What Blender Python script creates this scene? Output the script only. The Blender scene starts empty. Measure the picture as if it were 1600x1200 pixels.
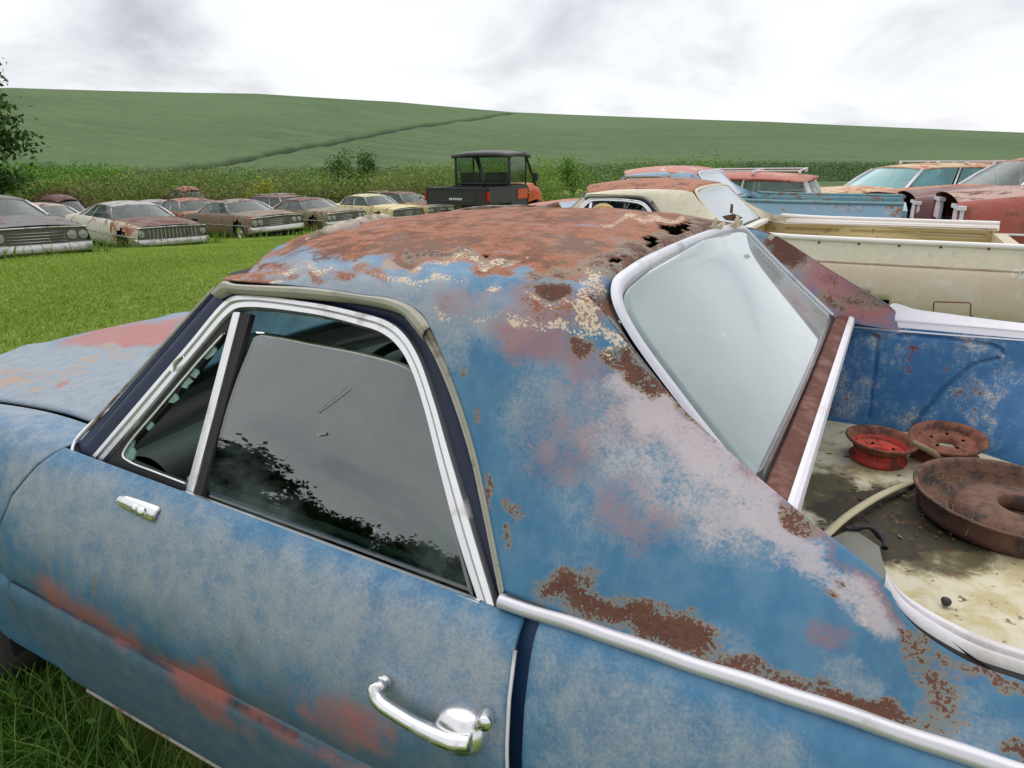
import bpy, math, random
import numpy as np
from mathutils import Matrix, Vector
random.seed(7); RNG = np.random.default_rng(7)
SC = bpy.context.scene
COL = SC.collection

# ------------------------------------------------------------------ camera
F_PX, YAW, PITCH, ROLL = 1060.0, 28.8, 18.2, -0.6          # focal length in pixels of the 1600 px wide photograph
CAM = np.array([1.43, -1.57, 1.48])
def cam_basis():
    a, p, r = map(math.radians, (YAW, PITCH, ROLL))
    f = np.array([-math.sin(a)*math.cos(p), math.cos(a)*math.cos(p), -math.sin(p)])
    rt = np.array([math.cos(a), math.sin(a), 0.0]); up = np.cross(rt, f)
    return math.cos(r)*rt + math.sin(r)*up, -math.sin(r)*rt + math.cos(r)*up, f
CR, CU, CF = cam_basis()
cd = bpy.data.cameras.new('camera'); cam = bpy.data.objects.new('camera', cd); COL.objects.link(cam)
cd.sensor_width = 36.0; cd.lens = F_PX/1600*36.0; cd.clip_start = 0.02; cd.clip_end = 3000
M = Matrix.Identity(4)
for i in range(3):
    M[i][0], M[i][1], M[i][2], M[i][3] = CR[i], CU[i], -CF[i], CAM[i]
cam.matrix_world = M
SC.camera = cam

# ------------------------------------------------------------------ sky and sun (overcast)
SUN_EL, SUN_AZ = 58.0, 150.0
w = bpy.data.worlds.new('World'); SC.world = w; w.use_nodes = True
nt = w.node_tree; N = nt.nodes; L = nt.links
for n in list(N): N.remove(n)
def wn(t, **k):
    n = N.new(t)
    for a, v in k.items(): setattr(n, a, v)
    return n
out = wn('ShaderNodeOutputWorld'); bg = wn('ShaderNodeBackground'); L.new(bg.outputs[0], out.inputs[0])
sky = wn('ShaderNodeTexSky', sky_type='NISHITA', sun_disc=False)
sky.sun_elevation = math.radians(SUN_EL); sky.sun_rotation = math.radians(SUN_AZ)
sk = wn('ShaderNodeMix', data_type='RGBA', blend_type='MULTIPLY'); sk.inputs[0].default_value = 1.0
L.new(sky.outputs[0], sk.inputs[6]); sk.inputs[7].default_value = (.10, .10, .10, 1)
tc = wn('ShaderNodeTexCoord'); sep = wn('ShaderNodeSeparateXYZ'); L.new(tc.outputs['Generated'], sep.inputs[0])
def wmath(op, a, b=None, c=None):
    n = wn('ShaderNodeMath', operation=op)
    for i, v in enumerate((a, b, c)):
        if v is None: continue
        if isinstance(v, (int, float)): n.inputs[i].default_value = v
        else: L.new(v, n.inputs[i])
    return n.outputs[0]
zc = wmath('ADD', wmath('ABSOLUTE', sep.outputs[2]), 0.36)        # flat cloud deck overhead
cx = wmath('DIVIDE', sep.outputs[0], zc); cy = wmath('DIVIDE', sep.outputs[1], zc)
comb = wn('ShaderNodeCombineXYZ'); L.new(cx, comb.inputs[0]); L.new(cy, comb.inputs[1])
n1 = wn('ShaderNodeTexNoise'); n1.inputs['Scale'].default_value = 1.5; n1.inputs['Detail'].default_value = 7; n1.inputs['Roughness'].default_value = .52; n1.inputs['Distortion'].default_value = .35
L.new(comb.outputs[0], n1.inputs['Vector'])
ramp = wn('ShaderNodeValToRGB'); e = ramp.color_ramp.elements
e[0].position = .36; e[0].color = (.97, .98, 1.0, 1); e[1].position = .70; e[1].color = (.50, .52, .56, 1)
m = e.new(.52); m.color = (.86, .87, .90, 1)
L.new(n1.outputs['Fac'], ramp.inputs[0])
mx = wn('ShaderNodeMix', data_type='RGBA'); mx.inputs[0].default_value = .93
L.new(sk.outputs[2], mx.inputs[6]); L.new(ramp.outputs[0], mx.inputs[7]); L.new(mx.outputs[2], bg.inputs[0])
bg.inputs[1].default_value = 1.0
sl = bpy.data.lights.new('sun', 'SUN'); so = bpy.data.objects.new('sun', sl); COL.objects.link(so)
sl.energy = 1.3; sl.angle = math.radians(85); sl.color = (1, .97, .92)
az = math.radians(SUN_AZ)                                  # light arrives from the front left of the parked pickup
sd = Vector((-math.cos(math.radians(SUN_EL))*math.sin(az)*1.0, math.cos(math.radians(SUN_EL))*-math.cos(az), math.sin(math.radians(SUN_EL))))
so.rotation_euler = sd.to_track_quat('Z', 'Y').to_euler()
SC.view_settings.view_transform = 'Standard'; SC.view_settings.look = 'None'
SC.view_settings.exposure = 0.22; SC.view_settings.gamma = 1.0
SC.view_settings.use_curve_mapping = False

# ------------------------------------------------------------------ pixel <-> point helpers
def ray(p): return CR*((p[0]-800)/F_PX) - CU*((p[1]-600)/F_PX) + CF
def atY(p, y): d = ray(p); return CAM + d*((y-CAM[1])/d[1])
def atZ(p, z): d = ray(p); return CAM + d*((z-CAM[2])/d[2])
def atPl(p, n, c):                                         # plane n.x = c
    d = ray(p); n = np.array(n, float); return CAM + d*((c-n@CAM)/(n@d))
def atD(p, D): d = ray(p); return CAM + d*(D/math.hypot(d[0], d[1]))
def proj(V):
    V = np.asarray(V, float); d = V-CAM; z = d@CF; z = np.where(np.abs(z) < 1e-4, 1e-4, z)
    return np.stack([800+F_PX*(d@CR)/z, 600-F_PX*(d@CU)/z], -1), z

# ------------------------------------------------------------------ mesh helpers
def lin(r, g, b):
    f = lambda c: (c/255/12.92 if c/255 <= .04045 else ((c/255+.055)/1.055)**2.4)
    return (f(r), f(g), f(b), 1)
def tag(o, label=None, cat=None, group=None, kind=None):
    if label: o['label'] = label
    if cat: o['category'] = cat
    if group: o['group'] = group
    if kind: o['kind'] = kind
    return o
def empty(name, loc=(0, 0, 0), rz=0):
    o = bpy.data.objects.new(name, None); COL.objects.link(o); o.location = loc; o.rotation_euler = (0, 0, rz)
    o.empty_display_size = .2
    return o
def mesh(name, V, F, mat, parent=None, smooth=True, attrs=None, sharp=None, solid=0.0):
    V = np.asarray(V, float)
    me = bpy.data.meshes.new(name)
    if isinstance(F, np.ndarray) and F.ndim == 2:
        k = F.shape[1]
        me.vertices.add(len(V)); me.vertices.foreach_set('co', V.ravel())
        me.loops.add(F.size); me.loops.foreach_set('vertex_index', F.ravel().astype(np.int32))
        me.polygons.add(len(F)); me.polygons.foreach_set('loop_start', np.arange(0, F.size, k, dtype=np.int32))
        me.update(calc_edges=True)
    else:
        me.from_pydata([tuple(v) for v in V], [], [tuple(int(i) for i in f) for f in F])
        me.update()
    if smooth:
        me.polygons.foreach_set('use_smooth', np.ones(len(me.polygons), bool))
        if sharp: me.set_sharp_from_angle(angle=math.radians(sharp))
    if attrs:
        for k, a in attrs.items():
            at = me.attributes.new(k, 'FLOAT', 'POINT'); at.data.foreach_set('value', np.asarray(a, np.float32))
    o = bpy.data.objects.new(name, me); COL.objects.link(o)
    if mat: me.materials.append(mat)
    if parent: o.parent = parent
    if solid:
        md = o.modifiers.new('thickness', 'SOLIDIFY'); md.thickness = solid; md.offset = -1
    return o
def catmull(P, n):
    P = np.asarray(P, float)
    if len(P) == 2: return P[0]+(P[1]-P[0])*np.linspace(0, 1, n)[:, None]
    seg = np.linalg.norm(np.diff(P, axis=0), axis=1)**.5; seg = np.maximum(seg, 1e-6)
    t = np.concatenate([[0], np.cumsum(seg)])
    m = np.zeros_like(P)
    m[1:-1] = ((P[1:-1]-P[:-2])/seg[:-1, None]*seg[1:, None] + (P[2:]-P[1:-1])/seg[1:, None]*seg[:-1, None])/(seg[:-1]+seg[1:])[:, None]
    m[0] = (P[1]-P[0])/seg[0]; m[-1] = (P[-1]-P[-2])/seg[-1]
    u = np.linspace(0, t[-1], n); i = np.clip(np.searchsorted(t, u, 'right')-1, 0, len(P)-2)
    h = seg[i]; s = ((u-t[i])/h)[:, None]; h = h[:, None]
    return ((2*s**3-3*s**2+1)*P[i] + (s**3-2*s**2+s)*h*m[i] + (-2*s**3+3*s**2)*P[i+1] + (s**3-s**2)*h*m[i+1])
def poly(P, n):                                            # straight resample by length
    P = np.asarray(P, float); t = np.concatenate([[0], np.cumsum(np.linalg.norm(np.diff(P, axis=0), axis=1))])
    u = np.linspace(0, t[-1], n); return np.stack([np.interp(u, t, P[:, k]) for k in range(P.shape[1])], 1)
def gridF(nu, nv, closeu=False, closev=False):
    I = np.arange(nu*nv).reshape(nu, nv)
    if closeu: I = np.vstack([I, I[:1]])
    if closev: I = np.hstack([I, I[:, :1]])
    return np.stack([I[:-1, :-1], I[1:, :-1], I[1:, 1:], I[:-1, 1:]], -1).reshape(-1, 4)
def loft(curves, nu, nv, smooth=True, sm_u=True):          # curves: list of 3d control polylines -> (nv, nu, 3)
    C = np.stack([(catmull if sm_u else poly)(c, nu) for c in curves])
    if len(C) == nv and not smooth: return C
    return np.stack([(catmull if smooth else poly)(C[:, i], nv) for i in range(nu)], 1)
def gmesh(name, G, mat, parent=None, keep=None, flip=False, **k):
    nu, nv = G.shape[:2]; F = gridF(nu, nv)
    if flip: F = F[:, ::-1]
    if keep is not None: F = F[keep.reshape(-1)]
    return mesh(name, G.reshape(-1, 3), np.ascontiguousarray(F), mat, parent, **k)
class MB:                                                  # collects shapes for ONE mesh
    def __init__(s): s.V = []; s.F = []; s.n = 0
    def add(s, V, F):
        V = np.asarray(V, float).reshape(-1, 3); s.V.append(V); s.F += [tuple(int(i)+s.n for i in f) for f in F]; s.n += len(V); return s
    def grid(s, G, closeu=False, closev=False, flip=False):
        F = gridF(G.shape[0], G.shape[1], closeu, closev)
        return s.add(G.reshape(-1, 3), F[:, ::-1] if flip else F)
    def box(s, a, b, R=None, o=(0, 0, 0)):
        a = np.array(a, float); b = np.array(b, float)
        V = np.array([[(a, b)[i][0], (a, b)[j][1], (a, b)[k][2]] for i in (0, 1) for j in (0, 1) for k in (0, 1)])
        if R is not None: V = V@np.asarray(R).T
        return s.add(V+np.array(o), [(0, 1, 3, 2), (4, 6, 7, 5), (0, 4, 5, 1), (2, 3, 7, 6), (0, 2, 6, 4), (1, 5, 7, 3)])
    def tube(s, P, r, n=8, cap=True, flat=1.0, up=None):
        P = np.asarray(P, float); r = np.broadcast_to(np.asarray(r, float), (len(P),))
        T = np.gradient(P, axis=0); T /= np.maximum(np.linalg.norm(T, axis=1), 1e-9)[:, None]
        u = np.array(up if up is not None else ((0, 0, 1) if abs(T[0][2]) < .9 else (1, 0, 0)), float)
        rings = []
        for i in range(len(P)):
            v = np.cross(T[i], u); v /= max(np.linalg.norm(v), 1e-9); q = np.cross(v, T[i])
            if up is None: u = q
            a = np.arange(n)/n*2*math.pi
            rings.append(P[i]+r[i]*(np.cos(a)[:, None]*v+flat*np.sin(a)[:, None]*q))
        s.grid(np.array(rings), closev=True)
        if cap:
            k = s.n-len(P)*n; s.F.append(tuple(range(k+n-1, k-1, -1))); k2 = s.n-n; s.F.append(tuple(range(k2, k2+n)))
        return s
    def lathe(s, prof, c=(0, 0, 0), n=32, R=None, cap=False):   # prof: (radius, height)
        a = np.arange(n)/n*2*math.pi
        G = np.array([[(r*math.cos(t), r*math.sin(t), h) for t in a] for r, h in prof])
        if R is not None: G = G@np.asarray(R).T
        s.grid(G+np.array(c), closev=True)
        return s
    def build(s, name, mat, parent=None, **k): return mesh(name, np.vstack(s.V), s.F, mat, parent, **k)
def rot(axis, deg): return np.array(Matrix.Rotation(math.radians(deg), 3, axis))

# ------------------------------------------------------------------ materials
def nodes(name):
    m = bpy.data.materials.new(name); m.use_nodes = True; t = m.node_tree
    b = t.nodes['Principled BSDF']; return m, t, b
class NB:
    def __init__(s, t): s.t = t
    def n(s, typ, ins=None, **k):
        o = s.t.nodes.new(typ)
        for a, v in k.items(): setattr(o, a, v)
        for i, v in (ins or {}).items():
            if hasattr(v, 'is_linked') or isinstance(v, bpy.types.NodeSocket): s.t.links.new(v, o.inputs[i])
            else: o.inputs[i].default_value = v
        return o
    def math(s, op, a, b=0.0, clamp=False): return s.n('ShaderNodeMath', {0: a, 1: b}, operation=op, use_clamp=clamp).outputs[0]
    def noise(s, vec, scale, detail=5, rough=.55, dist=0.0):
        return s.n('ShaderNodeTexNoise', {'Vector': vec, 'Scale': scale, 'Detail': detail, 'Roughness': rough, 'Distortion': dist}).outputs['Fac']
    def mix(s, f, a, b, mode='MIX'): return s.n('ShaderNodeMix', {0: f, 6: a, 7: b}, data_type='RGBA', blend_type=mode).outputs[2]
    def step(s, x, lo, hi): return s.n('ShaderNodeMapRange', {0: x, 1: lo, 2: hi, 3: 0.0, 4: 1.0}, interpolation_type='SMOOTHSTEP').outputs[0]
    def attr(s, n): return s.n('ShaderNodeAttribute', attribute_name=n).outputs['Fac']
    def obj(s, scale=(1, 1, 1)):
        c = s.n('ShaderNodeTexCoord').outputs['Object']
        return s.n('ShaderNodeMapping', {'Vector': c, 'Scale': scale}).outputs[0]
    def bump(s, h, strength=.3, dist=.01): return s.n('ShaderNodeBump', {'Height': h, 'Strength': strength, 'Distance': dist}).outputs[0]
MATS = {}
def plain(name, col, rough=.6, metal=0.0, var=.25, scale=20, bump=.1, spec=.5, dirt=None, dirtamt=.5):
    if name in MATS: return MATS[name]
    m, t, b = nodes(name); q = NB(t); v = q.obj()
    f = q.noise(v, scale, 5)
    dark = tuple(c*(1-var) for c in col[:3])+(1,); lite = tuple(min(1, c*(1+var)) for c in col[:3])+(1,)
    c = q.mix(f, dark, lite)
    if dirt:
        g = q.step(q.math('ADD', q.noise(v, scale*.35, 8, .65), dirtamt-.5), .45, .62); c = q.mix(g, c, dirt)
        t.links.new(q.math('ADD', q.math('MULTIPLY', g, .4), rough, True), b.inputs['Roughness'])
        t.links.new(q.math('MULTIPLY', q.math('SUBTRACT', 1.0, g), metal), b.inputs['Metallic'])
    else: b.inputs['Roughness'].default_value = rough; b.inputs['Metallic'].default_value = metal
    t.links.new(c, b.inputs['Base Color']); b.inputs['Specular IOR Level'].default_value = spec
    if bump: t.links.new(q.bump(q.noise(v, scale*3, 4), bump, .004), b.inputs['Normal'])
    MATS[name] = m; return m
def layered(name, base, layers, rough=.5, bumps=.25, spec=.5, stretch=(1, 1, 1), attrs=True, seed=0.0, sc=1.0):
    """weathered paint: two base colours, then layers (attr, amount, col1, col2, noise weights, amp, lo, hi, rough)"""
    m, t, b = nodes(name); q = NB(t); v0 = q.obj()
    v = q.n('ShaderNodeVectorMath', {0: v0, 1: (seed, seed*1.7, seed*.6)}, operation='ADD').outputs[0]
    vs = q.n('ShaderNodeMapping', {'Vector': v, 'Scale': stretch}).outputs[0]
    low = q.noise(v, 7*sc, 4, .6, .3); mid = q.noise(v, 26*sc, 5, .65, .2); fine = q.noise(v, 210*sc, 3, .7); stk = q.noise(vs, 14*sc, 5, .65)
    ns = [q.math('SUBTRACT', n_, .5) for n_ in (low, mid, fine, stk)]
    c = q.mix(q.step(q.math('ADD', q.math('MULTIPLY', stk, .5), q.math('MULTIPLY', mid, .5)), .38, .62), base[0], base[1])
    r = q.n('ShaderNodeValue'); r.outputs[0].default_value = rough; r = r.outputs[0]
    for at, amt, c1, c2, wts, amp, lo, hi, rg in layers:
        x = None
        for n_, w_ in zip(ns, wts):
            if w_:
                y = q.math('MULTIPLY', n_, w_*amp); x = y if x is None else q.math('ADD', x, y)
        src = q.attr(at) if (at and attrs) else None
        x = q.math('ADD', x, src if src is not None else amt)
        mk = q.step(x, lo, hi)
        if src is not None: mk = q.math('MULTIPLY', mk, q.step(src, .02, .24))
        if src is not None and amt != 1: mk = q.math('MULTIPLY', mk, amt)
        c = q.mix(mk, c, q.mix(q.step(q.math('ADD', q.math('MULTIPLY', mid, .5), q.math('MULTIPLY', fine, .5)), .40, .60), c1, c2))
        r = q.n('ShaderNodeMix', {0: mk, 2: r, 3: rg}).outputs[0]
    t.links.new(c, b.inputs['Base Color']); t.links.new(r, b.inputs['Roughness'])
    bn = q.noise(v, 90*sc, 3, .65); bs = q.math('ADD', q.math('MULTIPLY', q.step(r, .62, .9), .75), bumps)
    t.links.new(q.bump(bn, bs, .003), b.inputs['Normal'])
    b.inputs['Specular IOR Level'].default_value = spec
    return m
BLUE = lin(64, 114, 150); BLUE2 = lin(84, 128, 158); NAVY = lin(20, 36, 66)
CHALK = lin(138, 150, 160); CHALK2 = lin(158, 162, 166)
PRIM = lin(178, 104, 88); PRIM2 = lin(160, 96, 90)
PINK = lin(158, 108, 106); PINK2 = lin(144, 104, 108)
PALE = lin(200, 186, 186); PALE2 = lin(184, 174, 180)
RUST = lin(84, 56, 48); RUST2 = lin(108, 72, 60)
ORNG = lin(164, 106, 76); ORNG2 = lin(136, 88, 66)
CREAM = lin(226, 216, 198); CREAM2 = lin(204, 186, 160)
GREY = lin(150, 140, 138)
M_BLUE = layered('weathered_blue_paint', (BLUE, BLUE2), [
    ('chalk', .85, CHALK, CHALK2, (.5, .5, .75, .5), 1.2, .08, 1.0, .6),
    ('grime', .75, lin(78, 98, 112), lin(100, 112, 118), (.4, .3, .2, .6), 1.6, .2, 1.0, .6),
    ('crease_shade_dirt', .85, lin(34, 50, 66), lin(48, 58, 66), (.5, .6, .4, 0), 1.2, .2, .8, .7),  # dark crease line: dirt plus the crease's shade painted into the colour
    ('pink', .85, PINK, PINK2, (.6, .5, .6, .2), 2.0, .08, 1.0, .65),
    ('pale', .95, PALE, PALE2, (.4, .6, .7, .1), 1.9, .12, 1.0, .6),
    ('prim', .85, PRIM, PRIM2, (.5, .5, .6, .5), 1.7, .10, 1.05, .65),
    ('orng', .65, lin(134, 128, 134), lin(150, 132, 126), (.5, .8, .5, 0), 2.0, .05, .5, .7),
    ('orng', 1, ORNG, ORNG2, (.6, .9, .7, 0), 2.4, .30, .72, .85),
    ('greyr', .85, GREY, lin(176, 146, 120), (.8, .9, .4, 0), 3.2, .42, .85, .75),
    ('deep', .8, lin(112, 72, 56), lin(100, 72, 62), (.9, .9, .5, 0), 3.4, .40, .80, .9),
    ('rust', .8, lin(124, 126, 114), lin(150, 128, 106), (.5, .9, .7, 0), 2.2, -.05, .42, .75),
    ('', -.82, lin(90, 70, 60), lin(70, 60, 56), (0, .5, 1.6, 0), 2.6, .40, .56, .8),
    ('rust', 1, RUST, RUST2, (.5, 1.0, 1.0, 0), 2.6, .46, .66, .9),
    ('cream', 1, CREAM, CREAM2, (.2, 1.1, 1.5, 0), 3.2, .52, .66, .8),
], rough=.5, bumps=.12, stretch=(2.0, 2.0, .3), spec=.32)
M_NAVY = plain('navy_jamb_paint', NAVY, .45, 0, .35, 9)
M_JAMB = plain('blue_jamb_paint', lin(26, 62, 104), .5, 0, .35, 9)
M_CHROME = plain('aged_chrome', (.78, .78, .79, 1), .26, 1.0, .10, 30, .06, dirt=lin(120, 110, 98), dirtamt=.40)
M_BRIGHT = plain('bright_trim', (.80, .80, .80, 1), .28, .9, .06, 25, .03, dirt=lin(176, 168, 160), dirtamt=.42)
M_WHITE = plain('white_trim', lin(226, 222, 228), .4, .0, .06, 12, .05, dirt=lin(190, 184, 180), dirtamt=.40)
M_SEAL = plain('grey_weatherstrip', lin(168, 164, 152), .7, 0, .18, 30, .25, dirt=lin(120, 92, 70), dirtamt=.40)
M_RUBBER = plain('black_rubber', lin(30, 28, 28), .6, 0, .4, 25, .2)
M_BLACK = plain('dark_interior', lin(26, 26, 28), .8, 0, .3, 15, .1)
M_HEADL = plain('dark_headliner', lin(40, 36, 34), .9, 0, .4, 12, .2)
M_RUSTB = plain('brown_rust', lin(120, 84, 76), .85, 0, .3, 40, .5, dirt=lin(96, 60, 48), dirtamt=.55)
M_RUSTD = plain('dark_rust', lin(92, 66, 56), .85, 0, .35, 30, .5, dirt=lin(120, 78, 58), dirtamt=.5)
M_TYRE = plain('old_tyre', lin(52, 48, 46), .85, 0, .3, 30, .4)
M_SEAT = plain('faded_vinyl', lin(150, 160, 150), .6, 0, .2, 10, .2)
M_DASH = plain('dash_vinyl', lin(70, 76, 74), .5, 0, .2, 10, .2)
def glass(name, tint=(.55, .66, .62), dust=.0, dustcol=lin(178, 190, 188), rough=.03, boost=1.0, dscale=3):
    m, t, b = nodes(name); q = NB(t); t.nodes.remove(b); v = q.obj()
    o = t.nodes['Material Output']
    ge = q.n('ShaderNodeNewGeometry'); cs = q.math('ABSOLUTE', q.n('ShaderNodeVectorMath', {0: ge.outputs['Normal'], 1: ge.outputs['Incoming']}, operation='DOT_PRODUCT').outputs['Value'])
    fr = q.math('MULTIPLY', q.math('ADD', q.math('MULTIPLY', q.math('POWER', q.math('SUBTRACT', 1.0, cs), 4.2), .94), .05), boost, True)
    tr = q.n('ShaderNodeBsdfTransparent', {'Color': tint+(1,)}).outputs[0]
    gl = q.n('ShaderNodeBsdfGlossy', {'Color': (1, 1, 1, 1), 'Roughness': rough}).outputs[0]
    a = q.n('ShaderNodeMixShader', {0: fr, 1: tr, 2: gl}).outputs[0]
    if dust:
        f = q.math('ADD', q.math('MULTIPLY', q.math('SUBTRACT', q.noise(v, dscale, 7, .66, .8), .5), 1.1), dust, True)
        d = q.n('ShaderNodeBsdfDiffuse', {'Color': dustcol}).outputs[0]
        a = q.n('ShaderNodeMixShader', {0: f, 1: a, 2: d}).outputs[0]
    t.links.new(a, o.inputs[0]); return m
M_GLASS = glass('tinted_side_glass', (.46, .54, .51), .03, lin(150, 165, 160), .012, 2.9)
M_RGLASS = glass('dusty_rear_glass', (.5, .6, .58), .34, lin(182, 198, 200), .04, 1.9, 2.2)
M_BGLASS = glass('old_car_glass', (.40, .48, .46), .22, lin(130, 150, 146), .08, .75, 2)

# ---- paint masks from patches traced on the photograph (baked on the surface as attributes)
def inpoly(P, poly_):
    x, y = P[:, 0], P[:, 1]; c = np.zeros(len(P), bool); n = len(poly_); j = n-1
    for i in range(n):
        xi, yi = poly_[i]; xj, yj = poly_[j]
        with np.errstate(divide='ignore', invalid='ignore'):
            c ^= ((yi > y) != (yj > y)) & (x < (xj-xi)*(y-yi)/(yj-yi+1e-12)+xi)
        j = i
    return c
def segd(P, line):
    d = np.full(len(P), 1e9)
    for a, b in zip(line[:-1], line[1:]):
        a = np.array(a, float); b = np.array(b, float); ab = b-a
        t = np.clip(((P-a)@ab)/max(ab@ab, 1e-9), 0, 1); d = np.minimum(d, np.linalg.norm(P-a-t[:, None]*ab, axis=1))
    return d
def masks(V, spec):
    P0, z = proj(V); P = P0.copy()
    P[:, 0] += 7*np.sin(P[:, 1]/17+P[:, 0]/41)+4*np.sin(P[:, 1]/7.3+1); P[:, 1] += 7*np.sin(P[:, 0]/19+P[:, 1]/33+2)+4*np.sin(P[:, 0]/8.1)
    out = {}
    PW = P
    for name, items in spec.items():
        a = np.zeros(len(PW)); P = P0 if name == 'crease_shade_dirt' else (P0*.6+PW*.4 if name == 'prim' else PW)
        for it in items:
            if it[0] == 'l': v = np.clip(1.5-segd(P, it[1])/it[2], 0, 1)*it[3]
            elif it[0] == 'p':
                d = segd(P, list(it[1])+[it[1][0]]); ins = inpoly(P, it[1]); v = np.clip(.5+np.where(ins, d, -d)/it[2], 0, 1)*it[3]
            else:
                cx, cy, rx, ry, an, s = it; an = math.radians(an); dx = P[:, 0]-cx; dy = P[:, 1]-cy
                u = (dx*math.cos(an)+dy*math.sin(an))/rx; w_ = (-dx*math.sin(an)+dy*math.cos(an))/ry
                v = np.clip((1.35-np.hypot(u, w_))/.7, 0, 1)*s
            a = np.maximum(a, v)
        out[name] = a
    return out
ATTR = ('chalk', 'grime', 'crease_shade_dirt', 'pink', 'pale', 'prim', 'orng', 'greyr', 'deep', 'rust', 'cream')
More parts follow.
